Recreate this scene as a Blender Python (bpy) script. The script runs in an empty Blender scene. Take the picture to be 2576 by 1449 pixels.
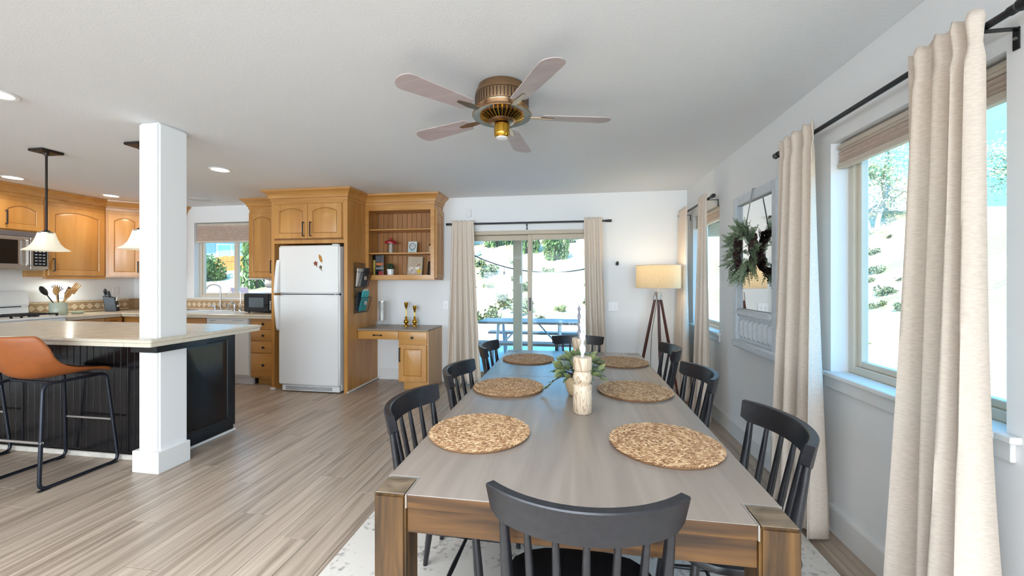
import bpy, bmesh, math, random
from mathutils import Matrix, Vector
R = math.radians
random.seed(7)
SC = bpy.context.scene
COL = SC.collection

# ------------------------------------------------------------------ camera
HC, CEIL = 1.33, 2.44
cam = bpy.data.cameras.new('camera'); cam.sensor_width = 36; cam.lens = 980 * 36 / 2576
cam.shift_y = -(724.5 - 708) / 2576; cam.clip_start = 0.02; cam.clip_end = 300
camo = bpy.data.objects.new('camera', cam); COL.objects.link(camo)
camo.location = (0, 0, HC); camo.rotation_euler = (R(90), 0, R(8.82)); SC.camera = camo

# ------------------------------------------------------------------ world, sun, fill lights, exposure
SC.view_settings.view_transform = 'Standard'; SC.view_settings.look = 'None'
SC.view_settings.gamma = 1; SC.view_settings.use_curve_mapping = False
SC.view_settings.exposure = 1.44
w = bpy.data.worlds.new('sky'); SC.world = w; w.use_nodes = True
nt = w.node_tree; nt.nodes.clear()
tc = nt.nodes.new('ShaderNodeTexCoord'); sx = nt.nodes.new('ShaderNodeSeparateXYZ')
rp = nt.nodes.new('ShaderNodeValToRGB'); bg = nt.nodes.new('ShaderNodeBackground'); wo = nt.nodes.new('ShaderNodeOutputWorld')
nt.links.new(tc.outputs['Generated'], sx.inputs[0]); nt.links.new(sx.outputs[2], rp.inputs[0])
nt.links.new(rp.outputs[0], bg.inputs[0]); nt.links.new(bg.outputs[0], wo.inputs[0])
rp.color_ramp.elements[0].position = 0.0; rp.color_ramp.elements[0].color = (0.07, 0.40, 0.78, 1)
rp.color_ramp.elements[1].position = 0.75; rp.color_ramp.elements[1].color = (0.12, 0.40, 0.78, 1)
bg.inputs[1].default_value = 2.7
SKY_BG = bg
sun = bpy.data.lights.new('sun', 'SUN'); sun.energy = 6.5; sun.angle = R(0.6); sun.color = (1.0, 0.90, 0.74)
suno = bpy.data.objects.new('sun', sun); COL.objects.link(suno)
suno.rotation_euler = Vector((0.28, 0.72, -0.92)).to_track_quat('-Z', 'Y').to_euler()

def area(name, loc, direction, sx_, sy_, power, color=(1, 1, 1), portal=False, spread=180):
    L = bpy.data.lights.new(name, 'AREA'); L.shape = 'RECTANGLE'; L.size = sx_; L.size_y = sy_
    L.energy = power; L.color = color; L.spread = R(spread)
    if portal: L.cycles.is_portal = True
    o = bpy.data.objects.new(name, L); COL.objects.link(o); o.location = loc
    o.rotation_euler = Vector(direction).to_track_quat('-Z', 'Y').to_euler()
    return o
# fill lights added on the solid, unseen walls behind the camera
area('rear_fill_light', (-0.6, -9.35, 1.3), (0, 1, 0.1), 3.0, 1.9, 190, (0.70, 0.86, 1.0))
area('rear_fill_light', (-4.6, -9.35, 1.3), (0, 1, 0.1), 2.6, 1.9, 60, (0.72, 0.87, 1.0))
area('side_fill_light', (1.36, -1.9, 1.35), (-1, 0, 0.0), 2.4, 1.6, 32, (0.70, 0.86, 1.0))
area('side_fill_light', (1.36, -5.4, 1.35), (-1, 0.3, 0.0), 2.4, 1.6, 120, (0.70, 0.86, 1.0))
area('left_fill_light', (-6.6, -6.4, 1.35), (1, 0.6, 0.0), 2.4, 1.6, 110, (0.70, 0.86, 1.0))
# broad overhead fill added behind the camera, without a fixture
area('overhead_fill_light', (-1.3, -0.1, 2.42), (0, 0, -1), 3.4, 1.4, 33, (0.78, 0.88, 1.0), spread=120)
# portals: guides for the sky light through the windows in view
area('window_portal', (1.56, 1.907, 1.44), (-1, 0, 0), 0.86, 1.2, 1, portal=True)
area('window_portal', (1.56, 4.36, 1.44), (-1, 0, 0), 0.80, 1.2, 1, portal=True)
area('window_portal', (-0.545, 5.2, 1.0), (0, -1, 0), 1.83, 2.0, 1, portal=True)
area('window_portal', (-4.96, 5.2, 1.64), (0, -1, 0), 1.2, 1.1, 1, portal=True)
SC.cycles.max_bounces = 6; SC.cycles.diffuse_bounces = 4; SC.cycles.glossy_bounces = 3
SC.cycles.transmission_bounces = 6; SC.cycles.transparent_max_bounces = 12
SC.cycles.caustics_reflective = False; SC.cycles.caustics_refractive = False
SC.cycles.sample_clamp_indirect = 6.0
SC.cycles.use_denoising = True
SC.cycles.use_adaptive_sampling = True; SC.cycles.adaptive_threshold = 0.03

# ------------------------------------------------------------------ helpers
def lin(r, g, b):
    f = lambda c: (c / 255 / 12.92) if c / 255 <= 0.04045 else ((c / 255 + 0.055) / 1.055) ** 2.4
    return (f(r), f(g), f(b), 1)

def new_mat(name):
    m = bpy.data.materials.new(name); m.use_nodes = True
    n = m.node_tree.nodes; l = m.node_tree.links
    return m, n, l, n['Principled BSDF']

def plain(name, col, rough=0.5, metal=0.0, spec=0.5, noise=0.0, nscale=8, bump=0.0, bscale=200, emit=None, estr=0, coat=0):
    m, n, l, b = new_mat(name)
    b.inputs['Base Color'].default_value = col; b.inputs['Roughness'].default_value = rough
    b.inputs['Metallic'].default_value = metal; b.inputs['Specular IOR Level'].default_value = spec
    b.inputs['Coat Weight'].default_value = coat
    if noise or bump:
        t = n.new('ShaderNodeTexCoord')
    if noise:
        x = n.new('ShaderNodeTexNoise'); x.inputs['Scale'].default_value = nscale; x.inputs['Detail'].default_value = 5
        r = n.new('ShaderNodeValToRGB'); l.new(t.outputs['Object'], x.inputs['Vector']); l.new(x.outputs['Fac'], r.inputs[0])
        r.color_ramp.elements[0].position = 0.3; r.color_ramp.elements[1].position = 0.7
        r.color_ramp.elements[0].color = tuple(c * (1 - noise) for c in col[:3]) + (1,)
        r.color_ramp.elements[1].color = tuple(min(1, c * (1 + noise)) for c in col[:3]) + (1,)
        l.new(r.outputs[0], b.inputs['Base Color'])
    if bump:
        y = n.new('ShaderNodeTexNoise'); y.inputs['Scale'].default_value = bscale; y.inputs['Detail'].default_value = 3
        bp = n.new('ShaderNodeBump'); bp.inputs['Strength'].default_value = bump; bp.inputs['Distance'].default_value = 0.004
        l.new(t.outputs['Object'], y.inputs['Vector']); l.new(y.outputs['Fac'], bp.inputs['Height']); l.new(bp.outputs[0], b.inputs['Normal'])
    if emit:
        b.inputs['Emission Color'].default_value = emit; b.inputs['Emission Strength'].default_value = estr
    return m

def wood(name, c1, c2, scale=(20, 20, 1.5), rough=0.4, rnd=False, mid=None, bump=0.08, spec=0.5, coat=0.0, shade=0.12, p0=0.3, p1=0.72):
    m, n, l, b = new_mat(name)
    t = n.new('ShaderNodeTexCoord'); mp = n.new('ShaderNodeMapping'); mp.inputs['Scale'].default_value = scale
    x = n.new('ShaderNodeTexNoise'); x.inputs['Scale'].default_value = 1; x.inputs['Detail'].default_value = 7; x.inputs['Distortion'].default_value = 0.6
    r = n.new('ShaderNodeValToRGB'); r.color_ramp.elements[0].color = c1; r.color_ramp.elements[1].color = c2
    r.color_ramp.elements[0].position = p0; r.color_ramp.elements[1].position = p1
    if mid:
        e = r.color_ramp.elements.new(0.5); e.color = mid
    src = t.outputs['Object']
    if rnd:
        oi = n.new('ShaderNodeObjectInfo'); mu = n.new('ShaderNodeMath'); mu.operation = 'MULTIPLY'; mu.inputs[1].default_value = 40
        ad = n.new('ShaderNodeVectorMath'); l.new(oi.outputs['Random'], mu.inputs[0]); l.new(src, ad.inputs[0]); l.new(mu.outputs[0], ad.inputs[1]); src = ad.outputs[0]
    l.new(src, mp.inputs[0]); l.new(mp.outputs[0], x.inputs['Vector']); l.new(x.outputs['Fac'], r.inputs[0])
    out = r.outputs[0]
    if rnd:
        hs = n.new('ShaderNodeHueSaturation'); mr = n.new('ShaderNodeMapRange')
        mr.inputs[3].default_value = 1 - shade; mr.inputs[4].default_value = 1 + shade
        l.new(oi.outputs['Random'], mr.inputs[0]); l.new(mr.outputs[0], hs.inputs['Value']); l.new(out, hs.inputs['Color']); out = hs.outputs[0]
    l.new(out, b.inputs['Base Color']); b.inputs['Roughness'].default_value = rough
    b.inputs['Specular IOR Level'].default_value = spec; b.inputs['Coat Weight'].default_value = coat; b.inputs['Coat Roughness'].default_value = 0.15
    if bump:
        bp = n.new('ShaderNodeBump'); bp.inputs['Strength'].default_value = bump; bp.inputs['Distance'].default_value = 0.002
        l.new(x.outputs['Fac'], bp.inputs['Height']); l.new(bp.outputs[0], b.inputs['Normal'])
    return m

def sheer(name, col, trans=0.35, weave=True):
    m, n, l, b = new_mat(name)
    o = n['Material Output']; n.remove(b)
    d = n.new('ShaderNodeBsdfDiffuse'); tr = n.new('ShaderNodeBsdfTranslucent'); mx = n.new('ShaderNodeMixShader'); mx.inputs[0].default_value = trans
    t = n.new('ShaderNodeTexCoord'); mp = n.new('ShaderNodeMapping'); mp.inputs['Scale'].default_value = (60, 60, 260)
    x = n.new('ShaderNodeTexNoise'); x.inputs['Scale'].default_value = 1; x.inputs['Detail'].default_value = 3
    r = n.new('ShaderNodeValToRGB'); r.color_ramp.elements[0].color = tuple(c * 0.9 for c in col[:3]) + (1,); r.color_ramp.elements[1].color = tuple(min(1, c * 1.04) for c in col[:3]) + (1,)
    r.color_ramp.elements[0].position = 0.3; r.color_ramp.elements[1].position = 0.65
    l.new(t.outputs['Object'], mp.inputs[0]); l.new(mp.outputs[0], x.inputs['Vector']); l.new(x.outputs['Fac'], r.inputs[0])
    l.new(r.outputs[0], d.inputs[0]); l.new(r.outputs[0], tr.inputs[0]); l.new(d.outputs[0], mx.inputs[1]); l.new(tr.outputs[0], mx.inputs[2]); l.new(mx.outputs[0], o.inputs[0])
    return m

def glass_mat(name, tint=(1, 1, 1, 1), refl=0.08, rough=0.0):
    m, n, l, b = new_mat(name)
    o = n['Material Output']; n.remove(b)
    t = n.new('ShaderNodeBsdfTransparent'); t.inputs[0].default_value = tint
    g = n.new('ShaderNodeBsdfGlossy'); g.inputs['Roughness'].default_value = rough
    lw = n.new('ShaderNodeLayerWeight'); lw.inputs[0].default_value = 0.25
    mr = n.new('ShaderNodeMapRange'); mr.inputs[3].default_value = refl * 0.5; mr.inputs[4].default_value = min(1, refl * 5)
    mx = n.new('ShaderNodeMixShader'); l.new(lw.outputs['Facing'], mr.inputs[0]); l.new(mr.outputs[0], mx.inputs[0])
    l.new(t.outputs[0], mx.inputs[1]); l.new(g.outputs[0], mx.inputs[2]); l.new(mx.outputs[0], o.inputs[0])
    return m

class MB:
    def __init__(s, M=None): s.v = []; s.f = []; s.M = M or Matrix()
    def add(s, vs, fs):
        b = len(s.v); s.v += [s.M @ Vector(p) for p in vs]; s.f += [[b + i for i in f] for f in fs]; return s
    def box(s, x0, x1, y0, y1, z0, z1):
        v = [(x, y, z) for z in (z0, z1) for y in (y0, y1) for x in (x0, x1)]
        return s.add(v, [(0, 2, 3, 1), (4, 5, 7, 6), (0, 1, 5, 4), (2, 6, 7, 3), (0, 4, 6, 2), (1, 3, 7, 5)])
    def loft(s, rings, cap0=True, cap1=True, closed=True):
        n = len(rings[0]); v = [p for r in rings for p in r]; f = []
        for k in range(len(rings) - 1):
            for i in range(n if closed else n - 1):
                j = (i + 1) % n; f.append((k * n + i, k * n + j, (k + 1) * n + j, (k + 1) * n + i))
        if cap0: f.append(tuple(reversed(range(n))))
        if cap1: f.append(tuple((len(rings) - 1) * n + i for i in range(n)))
        return s.add(v, f)
    def cyl(s, p0, p1, r0, r1=None, n=12, cap=True):
        r1 = r0 if r1 is None else r1; p0 = Vector(p0); p1 = Vector(p1); d = (p1 - p0).normalized()
        a = d.orthogonal().normalized(); c = d.cross(a)
        ring = lambda p, r: [p + (a * math.cos(6.28318 * i / n) + c * math.sin(6.28318 * i / n)) * r for i in range(n)]
        return s.loft([ring(p0, r0), ring(p1, r1)], cap, cap)
    def tube(s, path, r, n=8, closed=False):
        P = [Vector(p) for p in path]; m = len(P); rings = []; a = None
        for i, p in enumerate(P):
            rr = r[i] if isinstance(r, (list, tuple)) else r
            q = P[(i + 1) % m] if (closed or i < m - 1) else p; o = P[i - 1] if (closed or i > 0) else p
            d = (q - o).normalized()
            a = d.orthogonal().normalized() if a is None else (a - d * a.dot(d)).normalized()
            c = d.cross(a)
            rings.append([p + (a * math.cos(6.28318 * k / n) + c * math.sin(6.28318 * k / n)) * rr for k in range(n)])
        if closed: rings.append(rings[0]); return s.loft(rings, False, False)
        return s.loft(rings)
    def lathe(s, prof, n=24, c=(0, 0, 0), cap0=True, cap1=True):
        return s.loft([[(c[0] + r * math.cos(6.28318 * i / n), c[1] + r * math.sin(6.28318 * i / n), c[2] + z) for i in range(n)] for r, z in prof], cap0, cap1)
    def prism(s, poly, z0, z1):
        return s.loft([[(x, y, z0) for x, y in poly], [(x, y, z1) for x, y in poly]])
    def build(s, name, mat, parent=None, bevel=0, smooth=None, seg=1):
        me = bpy.data.meshes.new(name)
        V = s.v
        if parent is not None:
            W = world(parent).inverted(); V = [W @ p for p in V]
        me.from_pydata([tuple(p) for p in V], [], s.f)
        bm = bmesh.new(); bm.from_mesh(me)
        bmesh.ops.recalc_face_normals(bm, faces=bm.faces)
        if bevel:
            ed = [e for e in bm.edges if len(e.link_faces) == 2 and e.calc_face_angle(0) > 0.6]
            bmesh.ops.bevel(bm, geom=ed, offset=bevel, segments=seg, affect='EDGES', clamp_overlap=True)
        bm.to_mesh(me); bm.free()
        if smooth:
            for p in me.polygons: p.use_smooth = True
            me.set_sharp_from_angle(angle=R(smooth))
        me.materials.append(mat)
        o = bpy.data.objects.new(name, me); COL.objects.link(o)
        if parent is not None: o.parent = parent
        return o
def world(o):
    return world(o.parent) @ o.matrix_basis if o.parent else o.matrix_basis.copy()
def tag(o, label=None, cat=None, group=None, kind=None):
    if label: o['label'] = label
    if cat: o['category'] = cat
    if group: o['group'] = group
    if kind: o['kind'] = kind
    return o
def thing(name, label, cat, loc=(0, 0, 0), rz=0, group=None):
    o = bpy.data.objects.new(name, None); COL.objects.link(o); o.empty_display_size = 0.05
    o.matrix_basis = Matrix.Translation(loc) @ Matrix.Rotation(rz, 4, 'Z')
    return tag(o, label, cat, group)
def struct(name, mb, mat, bevel=0, parent=None):
    o = mb.build(name, mat, parent, bevel)
    if parent is None: o['kind'] = 'structure'
    return o
def copy_tree(o, parent=None):
    c = o.copy(); COL.objects.link(c); c.parent = parent
    for ch in list(o.children): copy_tree(ch, c)
    return c
def fm(o, ux, n):
    ux = Vector(ux).normalized(); n = Vector(n).normalized(); v = Vector((0, 0, 1))
    return Matrix(((ux.x, v.x, n.x, o[0]), (ux.y, v.y, n.y, o[1]), (ux.z, v.z, n.z, o[2]), (0, 0, 0, 1)))
def inst(name, mesh, parent, loc, rot=None, scale=(1, 1, 1)):
    o = bpy.data.objects.new(name, mesh); COL.objects.link(o); o.parent = parent
    Mx = Matrix.Translation(loc) @ (rot if rot is not None else Matrix()) @ Matrix.Diagonal((*scale, 1))
    o.matrix_basis = Mx
    return o
def mesh_of(mb, name, mat, bevel=0, smooth=None):
    o = mb.build(name, mat, None, bevel, smooth); me = o.data; bpy.data.objects.remove(o); return me
def round_path(pts, r=0.04, n=5, closed=False):
    out = []; P = [Vector(p) for p in pts]; m = len(P)
    for i, p in enumerate(P):
        if not closed and i in (0, m - 1): out.append(p); continue
        a = P[i - 1]; b = P[(i + 1) % m]
        da = (a - p); db = (b - p); ra = min(r, da.length * 0.45); rb = min(r, db.length * 0.45)
        s0 = p + da.normalized() * ra; s1 = p + db.normalized() * rb
        for k in range(n + 1):
            t = k / n; out.append(s0 * (1 - t) ** 2 + p * 2 * t * (1 - t) + s1 * t * t)
    return out
def sweep(mb, path, prof, closed_prof=True):
    """path: plan points, prof: (out, z); out is to the right of travel"""
    P = [Vector((x, y)) for x, y in path]; rings = []
    for i, p in enumerate(P):
        ns = []
        if i > 0: d = (p - P[i - 1]).normalized(); ns.append(Vector((d.y, -d.x)))
        if i < len(P) - 1: d = (P[i + 1] - p).normalized(); ns.append(Vector((d.y, -d.x)))
        nn = ns[0] if len(ns) == 1 else (ns[0] + ns[1]) / (1 + ns[0].dot(ns[1]))
        rings.append([(p.x + nn.x * o, p.y + nn.y * o, z) for o, z in prof])
    mb.loft(rings); return mb
def text_mesh(txt, size, mat, name, depth=0.0015):
    cu = bpy.data.curves.new('t', 'FONT'); cu.body = txt; cu.size = size; cu.extrude = depth; cu.align_x = 'CENTER'
    o = bpy.data.objects.new('t', cu); COL.objects.link(o)
    dg = bpy.context.evaluated_depsgraph_get(); me = bpy.data.meshes.new_from_object(o.evaluated_get(dg)); bpy.data.objects.remove(o)
    me.name = name; me.materials.clear(); me.materials.append(mat); return me

# ------------------------------------------------------------------ materials
M = {}
M['wall'] = plain('wall_paint', lin(240, 238, 236), 0.85, bump=0.06, bscale=160)
M['ceil'] = plain('ceiling_paint', lin(240, 240, 240), 0.9, bump=0.22, bscale=110)
M['trim'] = plain('trim_paint', lin(233, 230, 226), 0.5, bump=0.02, bscale=40)
M['plank'] = wood('floor_plank', lin(142, 124, 107), lin(198, 179, 160), (30, 1.3, 10), 0.33, rnd=True, mid=lin(176, 157, 139), bump=0.05, shade=0.07, spec=0.5)
M['maple'] = wood('maple', lin(184, 126, 62), lin(206, 152, 86), (9, 9, 1.2), 0.32, mid=lin(196, 140, 74), bump=0.03, coat=0.2)
M['maple_h'] = wood('maple_across', lin(184, 126, 62), lin(206, 152, 86), (1.2, 6, 14), 0.32, mid=lin(196, 140, 74), bump=0.03, coat=0.2)
M['maple_in'] = wood('maple_back', lin(160, 106, 58), lin(180, 126, 74), (14, 14, 1.2), 0.5, rnd=True, bump=0.03, shade=0.05)
M['groove'] = plain('maple_groove', lin(120, 76, 34), 0.6, noise=0.1)
M['black'] = plain('black_metal', lin(26, 25, 27), 0.35, noise=0.1, nscale=20)
M['navy_metal'] = plain('stool_metal', lin(28, 31, 42), 0.3, metal=0.3, noise=0.1, nscale=20)
M['chair'] = wood('black_chair_paint', lin(20, 20, 24), lin(34, 33, 38), (60, 4, 60), 0.36, bump=0.1, spec=0.6)
M['white_app'] = plain('white_appliance', lin(236, 234, 232), 0.28, bump=0.02, bscale=300)
M['black_gloss'] = wood('black_island_paint', lin(18, 16, 18), lin(28, 26, 28), (10, 10, 2), 0.2, bump=0.01, spec=0.4)
M['tile'] = plain('cream_tile', lin(222, 210, 190), 0.22, noise=0.06, nscale=14)
M['grout'] = plain('grout', lin(172, 156, 134), 0.8, noise=0.1, nscale=40)
M['tan_tile'] = plain('tan_tile', lin(176, 146, 112), 0.5, noise=0.15, nscale=30)
M['light_tile'] = plain('light_diamond_tile', lin(222, 200, 170), 0.5, noise=0.1, nscale=30)
M['leather'] = plain('tan_leather', lin(160, 88, 40), 0.42, noise=0.14, nscale=9, bump=0.08, bscale=220)
M['steel'] = plain('brushed_steel', lin(186, 180, 176), 0.32, metal=0.85, noise=0.05, nscale=30)
M['chrome'] = plain('chrome', lin(200, 202, 205), 0.08, metal=1.0, noise=0.02)
M['brass'] = plain('antique_brass', lin(172, 138, 106), 0.28, metal=1.0, noise=0.08, nscale=12)
M['brass_y'] = plain('polished_brass', lin(206, 160, 62), 0.16, metal=1.0, noise=0.06, nscale=12)
M['dark_glass'] = plain('dark_glass', lin(22, 22, 25), 0.08, noise=0.05)
M['linen'] = sheer('curtain_linen', lin(246, 230, 214), 0.24)
M['shade_fabric'] = sheer('lampshade_linen', lin(240, 226, 198), 0.5)
M['cell_shade'] = plain('cellular_shade', lin(206, 184, 170), 0.8, noise=0.05, nscale=60)
M['taupe'] = plain('taupe_rail', lin(212, 196, 180), 0.5, noise=0.03)
M['vinyl'] = plain('almond_vinyl', lin(214, 200, 180), 0.4, noise=0.03)
M['tan_frame'] = plain('tan_door_frame', lin(200, 182, 158), 0.45, noise=0.03)
M['pane'] = glass_mat('window_pane', (0.97, 0.99, 0.98, 1), 0.05)
M['clear'] = glass_mat('clear_glass', (0.95, 0.96, 0.96, 1), 0.16)
M['mirror'] = plain('mirror_silver', (0.9, 0.92, 0.92, 1), 0.005, metal=1.0, noise=0.001)
M['mirror_frame'] = plain('chalk_white_frame', lin(214, 218, 222), 0.55, noise=0.06, nscale=25)
M['table_top'] = wood('grey_brown_tabletop', lin(134, 121, 110), lin(152, 139, 127), (16, 1.2, 14), 0.27, mid=lin(143, 130, 118), bump=0.03, spec=0.55)
M['table_side'] = wood('rubbed_table_edge', lin(32, 20, 10), lin(112, 76, 36), (2.2, 2.2, 30), 0.4, mid=lin(82, 53, 25), bump=0.08)
M['table_leg'] = wood('rubbed_table_leg', lin(32, 21, 10), lin(112, 78, 38), (30, 30, 2.4), 0.4, mid=lin(84, 57, 27), bump=0.08)
M['table_cap'] = wood('table_leg_cap', lin(88, 74, 58), lin(132, 114, 92), (14, 40, 14), 0.3, bump=0.05)
M['highlight'] = plain('gap_highlight', lin(160, 150, 140), 0.35, metal=0.3, noise=0.03)  # pale colour painting the highlight in the table's corner gaps
M['rug'] = None
M['candle'] = plain('white_wax', lin(240, 236, 232), 0.4, noise=0.02)
M['greywax'] = plain('grey_wax', lin(150, 148, 156), 0.4, noise=0.04)
M['lampwood'] = wood('walnut_leg', lin(70, 30, 20), lin(104, 52, 36), (30, 30, 3), 0.4, bump=0.04)
M['leaf'] = plain('sage_leaf', lin(98, 118, 84), 0.6, noise=0.3, nscale=30)
M['leaf2'] = plain('variegated_leaf', lin(126, 134, 84), 0.6, noise=0.35, nscale=45)
M['leaf_grey'] = plain('grey_green_leaf', lin(120, 132, 120), 0.6, noise=0.25, nscale=30)
M['vine'] = plain('dark_vine', lin(62, 38, 34), 0.8, noise=0.3, nscale=60, bump=0.5, bscale=90)
M['terra'] = plain('beige_pot', lin(196, 168, 130), 0.6, noise=0.08, nscale=12)
M['paper'] = plain('white_paper', lin(232, 228, 222), 0.7, noise=0.02)
M['red'] = plain('red_plastic', lin(170, 26, 40), 0.3, noise=0.05)
M['teal'] = plain('teal_folder', lin(44, 186, 190), 0.4, noise=0.04)
M['charcoal'] = plain('charcoal_card', lin(52, 58, 66), 0.5, noise=0.08)
M['sage_ceramic'] = plain('sage_ceramic', lin(172, 182, 166), 0.25, noise=0.04)
M['woodspoon'] = wood('pale_utensil_wood', lin(190, 140, 84), lin(222, 178, 122), (40, 40, 4), 0.6, bump=0.03)
M['white_glass'] = plain('frosted_white_glass', lin(238, 232, 216), 0.3, noise=0.03, emit=lin(255, 240, 210), estr=0.12)
M['bulb'] = plain('lit_lens', (1, 0.93, 0.82, 1), 0.5, emit=(1, 0.92, 0.8, 1), estr=4.0, noise=0.001)
M['bulb2'] = plain('lit_bulb', (1, 0.85, 0.6, 1), 0.5, emit=(1, 0.8, 0.5, 1), estr=6.0, noise=0.001)
M['blade'] = wood('rosewood_blade', lin(178, 160, 156), lin(198, 182, 178), (3, 20, 20), 0.45, bump=0.03)
M['bronze'] = plain('dark_bronze', lin(44, 32, 26), 0.4, metal=0.4, noise=0.1)

def marbled():
    m, n, l, b = new_mat('marbled_wood'); t = n.new('ShaderNodeTexCoord'); mp = n.new('ShaderNodeMapping'); mp.inputs['Scale'].default_value = (9, 9, 3.2)
    x = n.new('ShaderNodeTexNoise'); x.inputs['Scale'].default_value = 1.4; x.inputs['Detail'].default_value = 2; x.inputs['Distortion'].default_value = 1.4
    wv = n.new('ShaderNodeMath'); wv.operation = 'MULTIPLY'; wv.inputs[1].default_value = 55
    sn = n.new('ShaderNodeMath'); sn.operation = 'SINE'
    r = n.new('ShaderNodeValToRGB'); e = r.color_ramp.elements; e[0].position = 0.55; e[0].color = lin(216, 194, 168); e[1].position = 1.0; e[1].color = lin(176, 146, 116)
    l.new(t.outputs['Object'], mp.inputs[0]); l.new(mp.outputs[0], x.inputs['Vector']); l.new(x.outputs['Fac'], wv.inputs[0]); l.new(wv.outputs[0], sn.inputs[0])
    l.new(sn.outputs[0], r.inputs[0]); l.new(r.outputs[0], b.inputs['Base Color']); b.inputs['Roughness'].default_value = 0.45
    return m
M['marbled'] = marbled()
def rug_mat():
    m, n, l, b = new_mat('rug_pile'); t = n.new('ShaderNodeTexCoord')
    mp = n.new('ShaderNodeMapping'); mp.inputs['Scale'].default_value = (34, 34, 1)
    v = n.new('ShaderNodeTexNoise'); v.inputs['Scale'].default_value = 1.0; v.inputs['Detail'].default_value = 4
    v2 = n.new('ShaderNodeTexNoise'); v2.inputs['Scale'].default_value = 3.2; v2.inputs['Detail'].default_value = 2
    mu = n.new('ShaderNodeMath'); mu.operation = 'MULTIPLY'
    r = n.new('ShaderNodeValToRGB'); e = r.color_ramp.elements
    e[0].position = 0.30; e[0].color = lin(222, 212, 200); e[1].position = 0.42; e[1].color = lin(150, 142, 136)
    l.new(t.outputs['Object'], mp.inputs[0]); l.new(mp.outputs[0], v.inputs['Vector']); l.new(t.outputs['Object'], v2.inputs['Vector'])
    l.new(v.outputs['Fac'], mu.inputs[0]); l.new(v2.outputs['Fac'], mu.inputs[1]); l.new(mu.outputs[0], r.inputs[0])
    l.new(r.outputs[0], b.inputs['Base Color']); b.inputs['Roughness'].default_value = 0.95
    n3 = n.new('ShaderNodeTexNoise'); n3.inputs['Scale'].default_value = 400; bp = n.new('ShaderNodeBump'); bp.inputs['Strength'].default_value = 0.5; bp.inputs['Distance'].default_value = 0.004
    l.new(t.outputs['Object'], n3.inputs['Vector']); l.new(n3.outputs['Fac'], bp.inputs['Height']); l.new(bp.outputs[0], b.inputs['Normal'])
    return m
M['rug'] = rug_mat()
def straw_mat():
    m, n, l, b = new_mat('braided_straw'); t = n.new('ShaderNodeTexCoord')
    at = n.new('ShaderNodeAttribute'); at.attribute_name = 'tone'
    r = n.new('ShaderNodeValToRGB'); e = r.color_ramp.elements; e[0].position = 0.0; e[0].color = lin(142, 100, 66); e[1].position = 1.0; e[1].color = lin(226, 190, 148)
    e2 = e.new(0.5); e2.color = lin(188, 146, 104)
    l.new(at.outputs['Fac'], r.inputs[0]); l.new(r.outputs[0], b.inputs['Base Color']); b.inputs['Roughness'].default_value = 0.55
    return m
M['straw'] = straw_mat()

# ------------------------------------------------------------------ the room
XL, XR, YB, YR = -6.62, 1.375, 5.0, -9.4
W1 = (1.477, 2.337, 0.845, 2.07); W2 = (3.944, 4.76, 0.845, 2.07)      # y0, y1, z0, z1
SW = (-5.56, -4.36, 1.09, 2.20); SD = (-1.46, 0.37, 0.0, 1.99)          # x0, x1, z0, z1
struct('floor', MB().box(XL - .15, XR + .16, YR - .15, YB + .16, -.12, -.006).box(XL, XR, YR, 0.3, -.006, 0), M['plank'])
FLOOR = bpy.data.objects['floor']
# planks, each its own piece, running away from the camera
PW, PL = 0.182, 1.22
full = mesh_of(MB().box(-PW / 2 + .0012, PW / 2 - .0012, -PL / 2 + .0012, PL / 2 - .0012, -.006, 0), 'plank', M['plank'], 0.0015)
x = XL + PW / 2; k = 0
while x < XR - 0.02:
    y = 0.3 + [0, .46, .92, .3, .76][k % 5] - PL; k += 1
    while y < YB - 0.01:
        a, b = max(y, 0.3), min(y + PL, YB); y += PL
        if b - a < 0.05: continue
        xm = min(x, XR - PW / 2)
        if xm < -5.98 and b > 3.0 and a > 3.0: continue          # under the range wall cabinets
        if a > 4.42 and xm < -3.66: continue
        if a > 4.3 and -3.62 < xm < -2.66: continue
        if -5.2 < xm < -3.1 and a > 2.5 and b < 3.05: continue
        me = full if b - a > PL - 0.01 else mesh_of(MB().box(-PW / 2 + .0012, PW / 2 - .0012, -(b - a) / 2 + .0012, (b - a) / 2 - .0012, -.006, 0), 'plank', M['plank'], 0.0015)
        inst('plank', me, FLOOR, (xm, (a + b) / 2, 0))
    x += PW
struct('ceiling', MB().box(XL - .15, XR + .16, YR - .15, YB + .16, CEIL, CEIL + .2), M['ceil'])
def wall_with(mb_axis, openings, lo, hi, t0, t1):
    mb = MB(); cur = lo
    def bx(a, b, z0, z1):
        if b - a < 1e-4 or z1 - z0 < 1e-4: return
        if mb_axis == 'x': mb.box(a, b, t0, t1, z0, z1)
        else: mb.box(t0, t1, a, b, z0, z1)
    for a, b, z0, z1 in openings:
        bx(cur, a, 0, CEIL); bx(a, b, 0, z0); bx(a, b, z1, CEIL); cur = b
    bx(cur, hi, 0, CEIL); return mb
struct('wall_left', MB().box(XL - .15, XL, YR - .15, YB + .16, 0, CEIL), M['wall'])
struct('wall_back', wall_with('x', [SW, SD], XL, XR, YB, YB + .16), M['wall'])
struct('wall_right', wall_with('y', [W1, W2], YR - .15, YB + .16, XR, XR + .16), M['wall'])
struct('wall_rear', MB().box(XL, XR, YR - .15, YR, 0, CEIL), M['wall'])
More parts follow.
